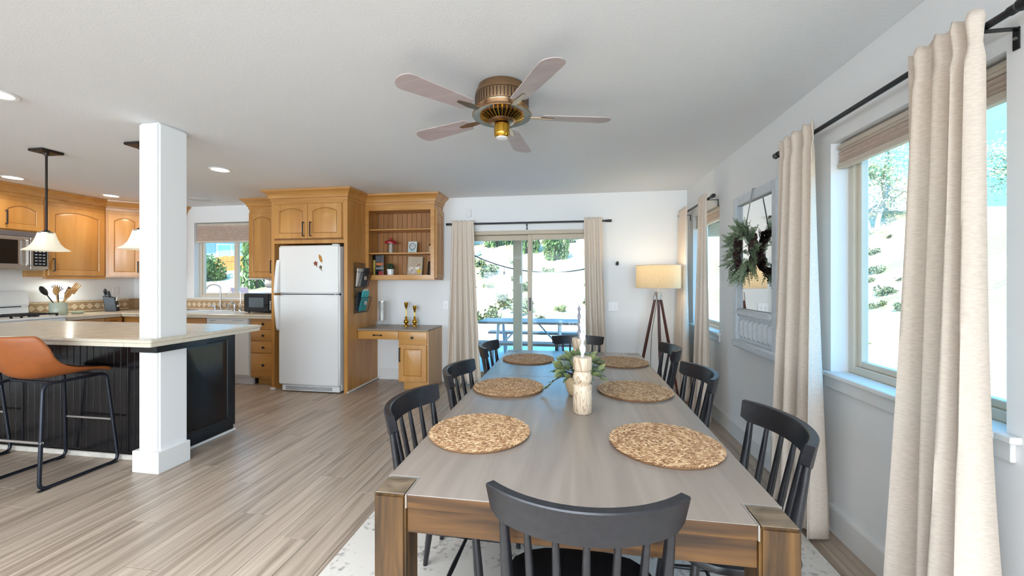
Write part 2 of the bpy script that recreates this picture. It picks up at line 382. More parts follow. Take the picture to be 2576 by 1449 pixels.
# unseen house block above the ceiling, added to keep the sun off the patio
struct('upper_sun_block', MB().box(XL - .6, XR + .16, YR - .6, YB + .16, CEIL + .2, 4.9), M['wall'])
def skirting(name, pts):
    struct(name, sweep(MB(), pts, [(0, 0), (.016, 0), (.016, .125), (.012, .138), (0, .138)]), M['trim'])
skirting('baseboard_right', [(XR, YB), (XR, YR)])
skirting('baseboard_back', [(SD[1] + .0, YB), (XR - .016, YB)])
skirting('baseboard_desk', [(-2.615, YB), (-2.10, YB)])
skirting('baseboard_slider', [(-1.71, YB), (SD[0], YB)])

def pane_window(n, axis, wn, t_in, frame_t, mull=None, side=1):
    """a window in the wall; t_in = inner wall plane, frame at t_in+0.09"""
    a, b, z0, z1 = wn
    root = bpy.data.objects.new('window_%d' % n, None); COL.objects.link(root); root['kind'] = 'structure'
    c = (a + b) / 2
    root.location = (c, t_in, z0) if axis == 'x' else (t_in, c, z0)
    def bx(mb, a0, a1, d0, d1, zz0, zz1):
        if axis == 'x': mb.box(a0, a1, t_in + d0, t_in + d1, zz0, zz1)
        else: mb.box(t_in + d0, t_in + d1, a0, a1, zz0, zz1)
    f = MB(); w_ = frame_t
    bx(f, a, a + w_, .085, .15, z0, z1); bx(f, b - w_, b, .085, .15, z0, z1)
    bx(f, a + w_, b - w_, .085, .15, z0, z0 + w_); bx(f, a + w_, b - w_, .085, .15, z1 - w_, z1)
    f.build('window_frame', M['vinyl'], root, .004)
    s2 = MB(); q = w_; i = .03
    bx(s2, a + q, a + q + i, .1, .135, z0 + q, z1 - q); bx(s2, b - q - i, b - q, .1, .135, z0 + q, z1 - q)
    bx(s2, a + q + i, b - q - i, .1, .135, z0 + q, z0 + q + i); bx(s2, a + q + i, b - q - i, .1, .135, z1 - q - i, z1 - q)
    s2.build('sash', M['vinyl'], root, .003)
    if mull:
        mb = MB(); bx(mb, mull - .03, mull + .03, .095, .14, z0 + q, z1 - q); mb.build('mullion', M['vinyl'], root, .003)
    lims = [(a + q, b - q)] if not mull else [(a + q, mull - .03), (mull + .03, b - q)]
    for u0, u1 in lims:
        mb = MB(); bx(mb, u0 + .025, u1 - .025, .115, .12, z0 + q + .025, z1 - q - .025); mb.build('pane', M['pane'], root)
    return root
w1 = pane_window(1, 'y', W1, XR, .04); w2 = pane_window(2, 'y', W2, XR, .04); w3 = pane_window(3, 'x', SW, YB, .04, mull=-4.945)
for wn, ro in ((W1, w1), (W2, w2)):
    a, b, z0, z1 = wn
    MB().box(XR - .035, XR + .084, a - .0, b + .0, z0 - .022, z0 + .001).box(XR - .035, XR - .001, a - .05, a, z0 - .022, z0 + .001).box(XR - .035, XR - .001, b, b + .05, z0 - .022, z0 + .001).build('sill', M['trim'], ro, .004)
    MB().box(XR - .016, XR - .0005, a - .03, b + .03, z0 - .085, z0 - .022).build('apron', M['trim'], ro, .003)
def cell_blind(label, axis, wn, tt, ztop, zbot, pleated=True):
    a, b, z0, z1 = wn; c = (a + b) / 2
    t = thing('cellular_blind', label, 'blind', (c, tt, zbot) if axis == 'x' else (tt, c, zbot))
    def bx(a0, a1, d, zz0, zz1):
        m = MB()
        return m.box(a0, a1, tt - d, tt + d, zz0, zz1) if axis == 'x' else m.box(tt - d, tt + d, a0, a1, zz0, zz1)
    bx(a + .008, b - .008, .022, ztop - .04, ztop).build('head_rail', M['taupe'], t, .012, 40, 3)
    bx(a + .008, b - .008, .018, zbot, zbot + .03).build('bottom_rail', M['taupe'], t, .004)
    mb = MB(); n = max(3, int((ztop - .04 - zbot - .03) / .016)); h = (ztop - .04 - zbot - .03) / n
    prof = []
    for i in range(n):
        prof += [(-.006, zbot + .03 + i * h), (-.016, zbot + .03 + (i + .5) * h)]
    prof += [(-.006, ztop - .04)]
    prof = prof + [(-q, z) for q, z in reversed(prof)]
    ring = (lambda u: [(u, tt + q, z) for q, z in prof]) if axis == 'x' else (lambda u: [(tt + q, u, z) for q, z in prof])
    mb.loft([ring(a + .012), ring(b - .012)]); mb.build('pleats', M['cell_shade'], t)
    return t
cell_blind('taupe pleated blind half lowered over kitchen sink window', 'x', SW, YB + .045, 2.185, 1.905)
cell_blind('taupe pleated blind raised at top of the near right window', 'y', W1, XR + .045, 2.06, 1.93)
cell_blind('taupe pleated blind raised at top of the far right window beside the corner', 'y', W2, XR + .045, 2.06, 1.93)

# sliding glass door
dr = bpy.data.objects.new('door_1', None); COL.objects.link(dr); dr['kind'] = 'structure'; dr.location = (-.545, YB, 0)
a, b, z0, z1 = SD; fw = .05
MB().box(a, a + fw, YB - .01, YB + .13, z0, z1).box(b - fw, b, YB - .01, YB + .13, z0, z1).box(a + fw, b - fw, YB - .01, YB + .13, z1 - fw, z1).box(a + fw, b - fw, YB - .01, YB + .13, z0, .035).build('door_frame', M['tan_frame'], dr, .004)
def sash(u0, u1, y0, y1, name):
    s = .055
    o = MB().box(u0, u0 + s, y0, y1, .036, z1 - fw - .001).box(u1 - s, u1, y0, y1, .036, z1 - fw - .001).box(u0 + s, u1 - s, y0, y1, .036, .13).box(u0 + s, u1 - s, y0, y1, z1 - fw - .07, z1 - fw - .001).build(name, M['tan_frame'], dr, .004)
    MB().box(u0 + s - .005, u1 - s + .005, (y0 + y1) / 2 - .003, (y0 + y1) / 2 + .003, .125, z1 - fw - .065).build('pane', M['pane'], o)
    return o
s1 = sash(a + fw + .002, -.545 + .03, YB + .075, YB + .115, 'fixed_panel')
s2 = sash(-.545 - .03, b - fw - .002, YB + .02, YB + .06, 'sliding_panel')
MB().box(-.555, -.53, YB + .0, YB + .02, .95, 1.12).build('door_handle', M['black'], s2, .003)

# white square column that carries the ceiling at the end of the island
CX0, CX1, CY0, CY1 = -3.010, -2.838, 2.297, 2.505
colm = thing('column', 'white square column rising through the end of the island counter', 'column', (-2.924, 2.401, 0))
MB().box(CX0, CX1, CY0, CY1, 0, CEIL - .001).build('shaft', M['wall'], colm, .012, 40, 3)
MB().box(CX0 - .022, CX1 + .022, CY0 - .022, CY1 + .0, 0, .15).build('base_trim', M['trim'], colm, .003)

# ------------------------------------------------------------------ cabinet pieces
def outline(x0, x1, y0, y1, arch, n=10):
    """bottom-left, bottom-right, then over the arched top to the left; matching outer points by arch=0"""
    pts = [(x0, y0), (x1, y0)]
    for i in range(n + 1):
        t = i / n; xx = x1 + (x0 - x1) * t
        pts.append((xx, y1 - arch + arch * (1 - (2 * t - 1) ** 2)))
    return pts
def panel_door(parent, M0, w, h, arch=0.03, st=0.06, mat=None, t=0.02, handle=None, name='door', knob=None, horizontal=False, pmat=None):
    """raised-panel door; M0 maps local (x right, y up, z out)"""
    mat = mat or M['maple']; rec = .007
    o_ = outline(0, w, 0, h, 0); i_ = outline(st, w - st, st, h - st * .8, arch)
    ch = outline(st + .007, w - st - .007, st + .007, h - st * .8 - .007, arch)
    mb = MB(M0)
    z = lambda P, d: [(x_, y_, d) for x_, y_ in P]
    mb.loft([z(o_, 0), z(o_, t - .003), z(outline(.003, w - .003, .003, h - .003, 0), t), z(i_, t), z(ch, t - rec)], True, False)
    d = mb.build(name, mat, parent, smooth=20)
    p1 = outline(st + .009, w - st - .009, st + .009, h - st * .8 - .009, arch)
    p2 = outline(st + .035, w - st - .035, st + .035, h - st * .8 - .033, arch * .95)
    m2 = MB(M0); m2.loft([z(p1, t - rec - .002), z(p1, t - rec), z(p2, t - .001)]); m2.build('panel', pmat or mat, d, smooth=20)
    m4 = MB(M0); q0 = outline(st + .0035, w - st - .0035, st + .0035, h - st * .8 - .0035, arch); gmat = M['groove'] if mat is not M['black_gloss'] else M['black']; q1 = outline(st + .0105, w - st - .0105, st + .0105, h - st * .8 - .0105, arch)
    m4.loft([z(q0, t - rec + .0004), z(q1, t - rec + .0012)], False, False); m4.build('bead', gmat, d)
    if handle:
        hx, hy, hl = handle; m3 = MB(M0)
        m3.box(hx - .006, hx + .006, hy, hy + hl, t + .022, t + .031).box(hx - .006, hx + .006, hy, hy + .012, t, t + .022).box(hx - .006, hx + .006, hy + hl - .012, hy + hl, t, t + .022)
        m3.build('handle', M['black'], d, .002)
    if knob:
        kn(M0, d, knob[0], knob[1], t, knob[2] if len(knob) > 2 else 0)
    return d
def kn(M0, parent, kx, ky, t, rot=0):
    m3 = MB(M0 @ Matrix.Translation((kx, ky, t)) @ Matrix.Rotation(rot, 4, 'Z'))
    m3.cyl((0, 0, 0), (0, 0, .016), .006, n=8); m3.box(-.014, .014, -.014, .014, .016, .026)
    m3.build('knob', M['black'], parent, .003)
def drawer_front(parent, M0, w, h, t=0.02, knob=True, rot=0, pull=False):
    z = lambda e, d: [(e, e, d), (w - e, e, d), (w - e, h - e, d), (e, h - e, d)]
    mb = MB(M0); mb.loft([z(0, 0), z(0, t - .006), z(.006, t - .004), z(.022, t)])
    d = mb.build('drawer_front', M['maple_h'], parent, smooth=20)
    if knob: kn(M0, d, w / 2, h / 2, t, rot)
    if pull:
        m3 = MB(M0); m3.tube(round_path([(w / 2 - .05, h / 2, t), (w / 2 - .035, h / 2, t + .02), (w / 2, h / 2 + .004, t + .026), (w / 2 + .035, h / 2, t + .02), (w / 2 + .05, h / 2, t)], .02), .005, 6)
        m3.lathe([(.0001, 0), (.012, .001), (.012, .005), (.0001, .006)], 10, (w / 2 - .05, h / 2, t)); m3.lathe([(.0001, 0), (.012, .001), (.012, .005), (.0001, .006)], 10, (w / 2 + .05, h / 2, t))
        m3.build('pull', M['black'], d, smooth=40)
    return d
CROWN = [(0, CEIL - .135), (.008, CEIL - .135), (.010, CEIL - .105), (.022, CEIL - .10), (.026, CEIL - .075), (.045, CEIL - .045), (.070, CEIL - .028), (.078, CEIL - .024), (.080, CEIL - .002), (0, CEIL - .002)]
def crown(parent, pts, mat=None):
    sweep(MB(), pts, CROWN).build('crown_moulding', mat or M['maple_h'], parent, smooth=25)

# --- wall cabinets of the range wall (facing +X), front plane x = -6.29
FX = -6.29
nX = (1, 0, 0); uY = (0, 1, 0); nY = (0, -1, 0); uX = (1, 0, 0)
def upper_left(label, y0, y1, z0, doors):
    t = thing('wall_cabinet', label, 'cabinet', ((XL + FX) / 2, (y0 + y1) / 2, z0))
    MB().box(XL + .002, FX, y0 + .001, y1 - .001, z0, CEIL - .13).build('body', M['maple'], t, .002)
    for d0, d1, hx in doors:
        panel_door(t, fm((FX, d0, z0 + .018), uY, nX), d1 - d0, CEIL - .19 - z0 - .018, .045, .062, handle=(hx, .05, .16))
    return t
c = upper_left('maple wall cabinet above the steel microwave', 2.99, 3.768, 1.905, [(3.0, 3.375, .32), (3.39, 3.76, .05)])
crown(c, [(FX, 2.99), (FX, 3.767)])
c = upper_left('large arched maple wall cabinet right of the steel microwave', 3.771, 4.395, 1.385, [(3.80, 4.375, .045)])
crown(c, [(FX, 3.772), (FX, 4.395)])
MB().box(FX - .02, FX + .012, 3.772, 4.394, 1.36, 1.384).build('light_rail', M['maple_h'], c, .003)
c = upper_left('maple wall cabinet left of the one over the microwave', 2.2, 2.987, 1.385, [(2.21, 2.6, .33), (2.61, 2.98, .05)])
crown(c, [(FX, 2.2), (FX, 2.987)])
# corner cabinet, diagonal
t = thing('corner_cabinet', 'diagonal maple corner wall cabinet left of the sink window', 'cabinet', (-6.3, 4.7, 1.385))
P0, P1 = (FX, 4.398), (-6.02, 4.668)
MB().prism([(XL + .002, 4.398), P0, P1, (-6.02, YB - .002), (XL + .002, YB - .002)], 1.385, CEIL - .13).build('body', M['maple'], t, .002)
L = math.hypot(P1[0] - P0[0], P1[1] - P0[1])
panel_door(t, fm((P0[0] + .02, P0[1] + .02, 1.403), (1, 1, 0), (1, -1, 0)), L - .056, CEIL - .19 - 1.403, .04, .055, handle=(L - .085, .05, .16))
crown(t, [P0, P1])
t = thing('wall_cabinet', 'narrow maple wall cabinet hidden behind the column left of sink window', 'cabinet', (-5.85, 4.84, 1.385))
MB().box(-6.018, -5.69, 4.67, YB - .002, 1.385, CEIL - .13).build('body', M['maple'], t, .002)
panel_door(t, fm((-6.01, 4.67, 1.403), uX, nY), .315, CEIL - .19 - 1.403, .035, .055, handle=(.26, .05, .16))
crown(t, [(-6.018, 4.67), (-5.69, 4.67), (-5.69, YB - .002)])
# wall cabinet right of the sink window
t = thing('wall_cabinet', 'tall maple wall cabinet between sink window and refrigerator', 'cabinet', (-3.99, 4.84, 1.375))
MB().box(-4.327, -3.66, 4.67, YB - .002, 1.375, CEIL - .13).build('body', M['maple'], t, .002)
panel_door(t, fm((-4.318, 4.67, 1.39), uX, nY), .395, CEIL - .19 - 1.39, .045, .062, handle=(.352, .05, .17))
panel_door(t, fm((-3.918, 4.67, 1.39), uX, nY), .25, CEIL - .19 - 1.39, .045, .062)
crown(t, [(-4.327, YB - .002), (-4.327, 4.67), (-3.66, 4.67)])
MB().box(-4.38, -4.15, 4.7, 4.78, 1.355, 1.374).build('light_bar', M['white_app'], t, .003)

# --- base cabinets
CT = 0.91
t = thing('base_cabinet', 'maple base cabinet between range and corner of the counter', 'cabinet', (-6.3, 4.08, 0))
MB().box(XL + .002, -6.02, 3.78, 4.395, .1, CT - .045).build('body', M['maple'], t)
MB().box(XL + .002, -6.08, 3.78, 4.395, 0, .1).build('toe_kick', M['maple'], t)
drawer_front(t, fm((-6.02, 3.79, .70), uY, nX), .40, .15, knob=True)
panel_door(t, fm((-6.02, 3.79, .12), uY, nX), .40, .565, 0, .06, handle=(.36, .38, .14))
panel_door(t, fm((-6.02, 4.2, .12), uY, nX), .185, .73, 0, .045)
t = thing('base_cabinet', 'maple corner base cabinet under the counter behind the column', 'cabinet', (-5.9, 4.7, 0))
MB().box(XL + .002, -5.44, 4.42, YB - .002, .1, CT - .045).build('body', M['maple'], t)
MB().box(XL + .002, -5.44, 4.48, YB - .002, 0, .1).build('toe_kick', M['maple'], t)
drawer_front(t, fm((-5.99, 4.42, .70), uX, nY), .54, .15)
panel_door(t, fm((-5.99, 4.42, .12), uX, nY), .54, .565, 0, .06, handle=(.48, .38, .14))
t = thing('base_cabinet', 'maple sink base cabinet left of the white dishwasher', 'cabinet', (-5.07, 4.7, 0))
MB().box(-5.438, -4.705, 4.42, YB - .002, .1, CT - .045).build('body', M['maple'], t)
MB().box(-5.438, -4.705, 4.48, YB - .002, 0, .1).build('toe_kick', M['maple'], t)
drawer_front(t, fm((-5.43, 4.42, .70), uX, nY), .715, .15, knob=False)
for k in (0, 1): panel_door(t, fm((-5.43 + k * .36, 4.42, .12), uX, nY), .355, .565, 0, .06, handle=(.31 if k == 0 else .045, .38, .14))
t = thing('drawer_cabinet', 'maple bank of four drawers beside the refrigerator', 'cabinet', (-3.87, 4.7, 0))
MB().box(-4.07, -3.66, 4.42, YB - .002, .1, CT - .045).build('body', M['maple'], t)
MB().box(-4.02, -3.66, 4.49, YB - .002, 0, .1).build('toe_kick', M['maple_h'], t)
for z0_, z1_, rr in ((.722, .862, 0), (.578, .712, 0), (.422, .566, 0), (.128, .41, R(45))):
    drawer_front(t, fm((-4.062, 4.42, z0_), uX, nY), .395, z1_ - z0_, rot=rr)
# dishwasher
t = thing('dishwasher', 'white dishwasher under the sink counter', 'dishwasher', (-4.39, 4.7, 0))
MB().box(-4.70, -4.075, 4.42, YB - .01, .1, CT - .05).build('body', M['white_app'], t)
MB().box(-4.695, -4.08, 4.395, 4.42, .13, .735).build('door', M['white_app'], t, .006, 40, 2)
cp = MB().box(-4.695, -4.08, 4.385, 4.42, .745, .86).build('control_panel', M['white_app'], t, .008, 40, 2)
MB().box(-4.64, -4.56, 4.383, 4.386, .825, .829).box(-4.64, -4.59, 4.383, 4.386, .80, .803).box(-4.30, -4.15, 4.383, 4.386, .825, .828).build('print_marks', M['charcoal'], cp)
MB().box(-4.50, -4.28, 4.383, 4.386, .748, .765).build('latch', M['white_app'], cp, .003)
MB().box(-4.695, -4.08, 4.46, 4.5, 0, .12).build('kick_plate', M['white_app'], t, .003)

# --- counters with bullnose tile edge
def nose(h=.05, r=.024): return [(0, -h), (r * .6, -h), (r * .62, -h * .5), (r, -h * .36), (r, -h * .14), (r * .7, 0), (0, 0)]
def edge_tiles(parent, p0, p1, z, step=.245, off=0.0, h=.05):
    """bullnose tiles along p0->p1; outwards to the right of travel"""
    P0 = Vector(p0); P1 = Vector(p1); Ln = (P1 - P0).length; d = (P1 - P0) / Ln; s = -off
    pr = [(o_, z + zz) for o_, zz in nose(h)]
    while s < Ln - .01:
        a_ = max(0, s) + .0012; b_ = min(Ln, s + step) - .0012; s += step
        if b_ - a_ < .02: continue
        q0 = P0 + d * a_; q1 = P0 + d * b_
        sweep(MB(), [(q0.x, q0.y), (q1.x, q1.y)], pr).build('edge_tile', M['tile'], parent, smooth=40)
t = thing('kitchen_counter', 'cream tiled L-shaped kitchen counter under the sink window', 'counter', (-5.2, 4.7, .86))
cz = CT - .045
MB().box(XL + .002, -6.0, 3.78, YB - .02, cz, CT).box(-6.0, -5.36, 4.38, YB - .02, cz, CT).box(-5.36, -4.77, 4.38, 4.47, cz, CT).box(-5.36, -4.77, 4.88, YB - .02, cz, CT).box(-4.77, -3.66, 4.38, YB - .02, cz, CT).build('slab', M['tile'], t)
edge_tiles(t, (-6.0, 3.785), (-6.0, 4.355), CT, .28, .1)
edge_tiles(t, (-5.975, 4.38), (-3.662, 4.38), CT, .28, .06)
# backsplash with a row of diamonds
bs = thing('backsplash', 'tan backsplash border with cream diamond tiles along the counter', 'backsplash', (-5.2, YB - .01, CT))
MB().box(XL + .014, -3.66, YB - .016, YB - .002, CT + .001, 1.072).box(XL + .002, XL + .014, 3.0, YB - .002, CT + .001, 1.072).build('border', M['tan_tile'], bs)
dm = mesh_of(MB().loft([[(0, -.04, -.002), (.04, 0, -.002), (0, .04, -.002), (-.04, 0, -.002)], [(0, -.04, .003), (.04, 0, .003), (0, .04, .003), (-.04, 0, .003)]]), 'diamond_tile', M['light_tile'], .001)
ln = mesh_of(MB().box(-.07, .07, -.009, .009, -.002, .003), 'liner_tile', M['light_tile'], .001)
def wl(o_, M_, me, nm):
    i = bpy.data.objects.new(nm, me); COL.objects.link(i); i.parent = o_; i.matrix_basis = world(o_).inverted() @ M_
k = -5.62
while k < -4.4:
    wl(bs, fm((k, YB - .018, .99), uX, nY), dm, 'diamond_tile'); k += .085
k = 3.84
while k < 4.9:
    wl(bs, fm((XL + .016, k, .99), uY, nX), dm, 'diamond_tile'); k += .085
k = -5.62
while k < -4.3:
    for zz in (.928, 1.058): wl(bs, fm((k, YB - .018, zz), uX, nY), ln, 'liner_tile')
    k += .143
k = 3.84
while k < 4.9:
    for zz in (.928, 1.058): wl(bs, fm((XL + .016, k, zz), uY, nX), ln, 'liner_tile')
    k += .143

# sink with two faucets
t = thing('kitchen_sink', 'white double-bowl sink set in the tile counter below the window', 'sink', (-5.065, 4.675, CT))
mb = MB()
def bowl(x0, x1, y0, y1):
    z_ = lambda e, z: [(x0 + e, y0 + e, z), (x1 - e, y0 + e, z), (x1 - e, y1 - e, z), (x0 + e, y1 - e, z)]
    return z_
mb.box(-5.355, -4.775, 4.475, 4.51, CT - .03, CT + .014).box(-5.355, -4.775, 4.84, 4.875, CT - .03, CT + .014).box(-5.355, -5.32, 4.51, 4.84, CT - .03, CT + .014).box(-4.81, -4.775, 4.51, 4.84, CT - .03, CT + .014).box(-5.08, -5.05, 4.51, 4.84, CT - .03, CT + .006)
mb.build('rim', M['white_app'], t, .006, 40, 2)
for x0, x1 in ((-5.32, -5.08), (-5.05, -4.81)):
    z_ = bowl(x0, x1, 4.51, 4.84); MB().loft([z_(-.004, CT), z_(.02, CT - .16), z_(.03, CT - .17), z_(.02, CT - .175), z_(-.006, CT - .01)], True, True).build('bowl', M['white_app'], t)
def goose(name, label, x, top, reach, r, mat, side):
    t = thing(name, label, 'faucet', (x, 4.92, CT))
    MB().lathe([(.0001, 0), (.026, 0), (.026, .012), (.016, .03), (.013, .06)], 14, (x, 4.92, CT)).build('base', M['chrome'], t, smooth=40)
    path = [(x, 4.92, CT + .03), (x, 4.92, top - .06)]
    for k in range(9):
        a_ = R(180 - k * 24); path.append((x - side * (reach / 2) * (1 + math.cos(a_)), 4.92 - .25 * reach * (1 + math.cos(a_)), top - .06 + .06 * math.sin(a_) * 1.0))
    MB().tube(path, r, 10).build('spout', mat, t, smooth=60)
    return t
g = goose('gooseneck_faucet', 'tall dark gooseneck kitchen faucet in front of window', -5.03, 1.285, .15, .011, M['steel'], 1)
MB().cyl((-5.115, 4.92, CT), (-5.115, 4.92, CT + .05), .017, .012).tube([(-5.115, 4.92, CT + .05), (-5.16, 4.9, CT + .065)], .008).build('lever', M['chrome'], g, smooth=40)
g = goose('water_tap', 'slim chrome filtered water tap right of the tall faucet', -4.70, 1.215, .13, .006, M['chrome'], 1)
t = thing('soap_dispenser', 'short chrome soap dispenser between the two taps', 'dispenser', (-4.90, 4.925, CT))
MB().lathe([(.0001, 0), (.02, 0), (.02, .01), (.011, .02), (.011, .06), (.016, .07), (.016, .08), (.0001, .085)], 12, (-4.90, 4.925, CT)).build('body', M['chrome'], t, smooth=40)
MB().tube([(-4.90, 4.925, CT + .08), (-4.90, 4.88, CT + .085)], .006, 8).build('nozzle', M['chrome'], t)
t = thing('faucet_lever', 'upright chrome single-lever tap beside the slim water tap', 'faucet', (-4.80, 4.925, CT))
MB().lathe([(.0001, 0), (.024, 0), (.024, .01), (.018, .03), (.016, .09), (.0001, .1)], 12, (-4.80, 4.925, CT)).build('body', M['chrome'], t, smooth=40)
MB().tube([(-4.80, 4.925, CT + .085), (-4.84, 4.9, CT + .13)], [.012, .006], 8).build('lever', M['chrome'], t, smooth=40)

# counter microwave
t = thing('countertop_microwave', 'small black microwave on the counter beside the refrigerator', 'microwave', (-4.1, 4.78, CT))
MB().box(-4.35, -3.87, 4.62, 4.95, CT + .012, 1.17).build('body', M['black'], t, .006)
MB().box(-4.348, -3.98, 4.603, 4.62, CT + .02, 1.163).build('door', M['dark_glass'], t, .004)
d = MB().box(-4.27, -4.05, 4.600, 4.604, .985, 1.115).build('door_window', plain('microwave_window', lin(92, 100, 104), 0.12, noise=0.05), t)
p = MB().box(-3.977, -3.872, 4.603, 4.62, CT + .02, 1.163).build('control_panel', M['dark_glass'], t, .004)
mb = MB()
for i in range(3):
    for j in range(5): mb.cyl((-3.95 + i * .026, 4.6035, .965 + j * .024), (-3.95 + i * .026, 4.601, .965 + j * .024), .009, n=8)
mb.build('keypad', M['paper'], p)
for k in (-4.32, -3.9): MB().cyl((k, 4.66, CT), (k, 4.66, CT + .012), .012, n=8).build('foot', M['black'], t)
# paper towel under the cabinet
t = thing('paper_towel_holder', 'paper towel roll mounted under the maple cabinet right of window', 'paper towel', (-4.0, 4.8, 1.3))
MB().cyl((-4.16, 4.8, 1.30), (-3.88, 4.8, 1.30), .058, n=24).build('paper_roll', M['paper'], t, smooth=40)
MB().box(-4.185, -4.17, 4.78, 4.82, 1.28, 1.354).box(-3.87, -3.855, 4.78, 4.82, 1.28, 1.354).cyl((-4.18, 4.8, 1.3), (-3.86, 4.8, 1.3), .01).build('bracket', M['white_app'], t)

# --- range
t = thing('gas_range', 'white gas range with black grates against the left wall', 'range', (-6.28, 3.39, 0))
MB().box(XL + .02, -5.97, 3.012, 3.768, .08, .90).build('body', M['white_app'], t, .004)
MB().box(XL + .02, -5.945, 3.008, 3.772, .90, .925).build('cooktop', M['white_app'], t, .008, 40, 2)
MB().loft([[(XL + .02, y_, .925), (-6.50, y_, .925), (-6.515, y_, 1.0), (-6.515, y_, 1.03)] + [(-6.50, y_, 1.05), (-6.525, y_, 1.19), (-6.55, y_, 1.225), (XL + .02, y_, 1.225)] for y_ in (3.012, 3.768)]).build('back_guard', M['white_app'], t, .006, 40, 2)
MB().box(-6.513, -6.508, 3.05, 3.70, 1.025, 1.036).build('vent_slot', M['black'], t)
MB().box(-5.97, -5.945, 3.02, 3.76, .20, .74).build('oven_door', M['white_app'], t, .006)
MB().box(-5.97, -5.945, 3.02, 3.76, .755, .895).build('knob_panel', M['white_app'], t, .006)
for k in range(5):
    y_ = 3.12 + k * .135
    MB().cyl((-5.945, y_, .83), (-5.925, y_, .83), .026, .022, 14).box(-5.925, -5.912, y_ - .005, y_ + .005, .81, .85).build('knob', M['white_app'], t, smooth=40)
MB().cyl((-5.91, 3.08, .70), (-5.91, 3.70, .70), .011).box(-5.945, -5.91, 3.10, 3.12, .69, .71).box(-5.945, -5.91, 3.66, 3.68, .69, .71).build('oven_handle', M['white_app'], t)
for y_ in (3.2, 3.58):
    mb = MB()
    for k in (-.15, 0, .15): mb.box(-6.42, -6.02, y_ + k - .006, y_ + k + .006, .945, .957)
    for q in (-6.41, -6.3, -6.22, -6.14, -6.03): mb.box(q - .006, q + .006, y_ - .16, y_ + .16, .945, .957)
    for q in (-6.41, -6.03):
        for k in (-.15, .15): mb.box(q - .008, q + .008, y_ + k - .008, y_ + k + .008, .925, .946)
    mb.build('grate', M['black'], t)
    for q in (-6.32, -6.12): MB().lathe([(.0001, 0), (.045, 0), (.045, .012), (.03, .016), (.0001, .017)], 14, (q, y_, .925)).build('burner', M['black'], t)
MB().box(XL + .05, -6.02, 3.02, 3.76, 0, .08).build('plinth', M['black'], t)
# over-the-range microwave
t = thing('range_hood_microwave', 'stainless steel microwave mounted over the white range', 'microwave', (-6.4, 3.39, 1.45))
MB().box(XL + .002, -6.25, 3.012, 3.766, 1.46, 1.90).build('body', M['steel'], t, .004)
MB().box(-6.25, -6.215, 3.012, 3.766, 1.845, 1.90).build('vent_grille', plain('dim_steel', lin(128, 124, 130), .4, metal=.7, noise=.05), t, .004)
d = MB().box(-6.25, -6.205, 3.012, 3.60, 1.475, 1.842).build('door', M['steel'], t, .006)
MB().box(-6.206, -6.202, 3.08, 3.50, 1.53, 1.80).build('door_window', M['dark_glass'], d)
MB().tube(round_path([(-6.205, 3.555, 1.50), (-6.165, 3.555, 1.51), (-6.165, 3.555, 1.80), (-6.205, 3.555, 1.81)], .02), .011, 8).build('handle', M['steel'], d, smooth=40)
p = MB().box(-6.25, -6.208, 3.605, 3.766, 1.475, 1.842).build('control_panel', M['steel'], t, .004)
MB().box(-6.209, -6.2055, 3.63, 3.75, 1.51, 1.825).build('keypad', M['dark_glass'], p)
mb = MB()
for i in range(3):
    for j in range(8): mb.box(-6.2058, -6.205, 3.643 + i * .034, 3.665 + i * .034, 1.53 + j * .036, 1.541 + j * .036)
tag(mb.build('key_marks', plain('key_print', lin(170, 180, 200), .5, noise=.02), p), kind='stuff')

# crock with utensils, knife block, spoon rest
cx, cy = -6.36, 3.95
t = thing('utensil_crock', 'sage green ceramic crock holding kitchen utensils beside the range', 'crock', (cx, cy, CT))
MB().lathe([(.0001, 0), (.078, 0), (.08, .01), (.08, .15), (.076, .155), (.072, .15), (.07, .02), (.0001, .015)], 24, (cx, cy, CT + .002)).build('pot', M['sage_ceramic'], t, smooth=40)
def spoon(name, label, top, az, mat, kind):
    bx_, by_ = cx - .02 * math.cos(az), cy - .02 * math.sin(az)
    p0 = Vector((bx_, by_, CT + .03)); p1 = Vector((cx + .055 * math.cos(az), cy + .055 * math.sin(az), CT + .17)); d = (p1 - p0).normalized()
    p2 = p0 + d * top; o_ = thing(name, label, 'utensil', tuple(p0))
    MB().tube([p0, p0 + d * (top - .07)], .006, 6).build('shaft', mat, o_)
    M_ = Matrix.Translation(p2) @ (Vector((0, 0, 1)).rotation_difference(d)).to_matrix().to_4x4() @ Matrix.Rotation(R(90), 4, 'Z')
    mb = MB(M_)
    if kind == 'spoon':
        mb.loft([[(w_ * math.cos(6.283 * k / 10), .008 * math.sin(6.283 * k / 10), z_) for k in range(10)] for w_, z_ in ((.008, -.08), (.024, -.06), (.034, -.025), (.032, .01), (.02, .035), (.003, .045))])
    elif kind == 'fork':
        mb.box(-.034, .034, -.004, .004, -.08, -.01)
        for k in (-.027, -.009, .009, .027): mb.box(k - .006, k + .006, -.004, .004, -.01, .06)
    elif kind == 'flat':
        mb.loft([[(-w_, -.003, z_), (w_, -.003, z_), (w_, .003, z_), (-w_, .003, z_)] for w_, z_ in ((.008, -.08), (.03, -.05), (.034, .05))])
    elif kind == 'claw':
        for k in range(7):
            a_ = R(-75 + 25 * k); mb.tube([(0, 0, -.06), (.045 * math.sin(a_), 0, -.02 + .03 * math.cos(a_)), (.06 * math.sin(a_), .012, .0 + .045 * math.cos(a_))], .004, 5)
    mb.build('head', mat, o_, smooth=40)
spoon('serving_spoon', 'black serving spoon leaning left in the green crock', .33, R(-100), M['black'], 'spoon')
spoon('wooden_spoon', 'pale round wooden spoon in the middle of the crock', .33, R(-40), M['woodspoon'], 'spoon')
spoon('pasta_fork', 'black toothed pasta server at the back of the crock', .35, R(150), M['black'], 'claw')
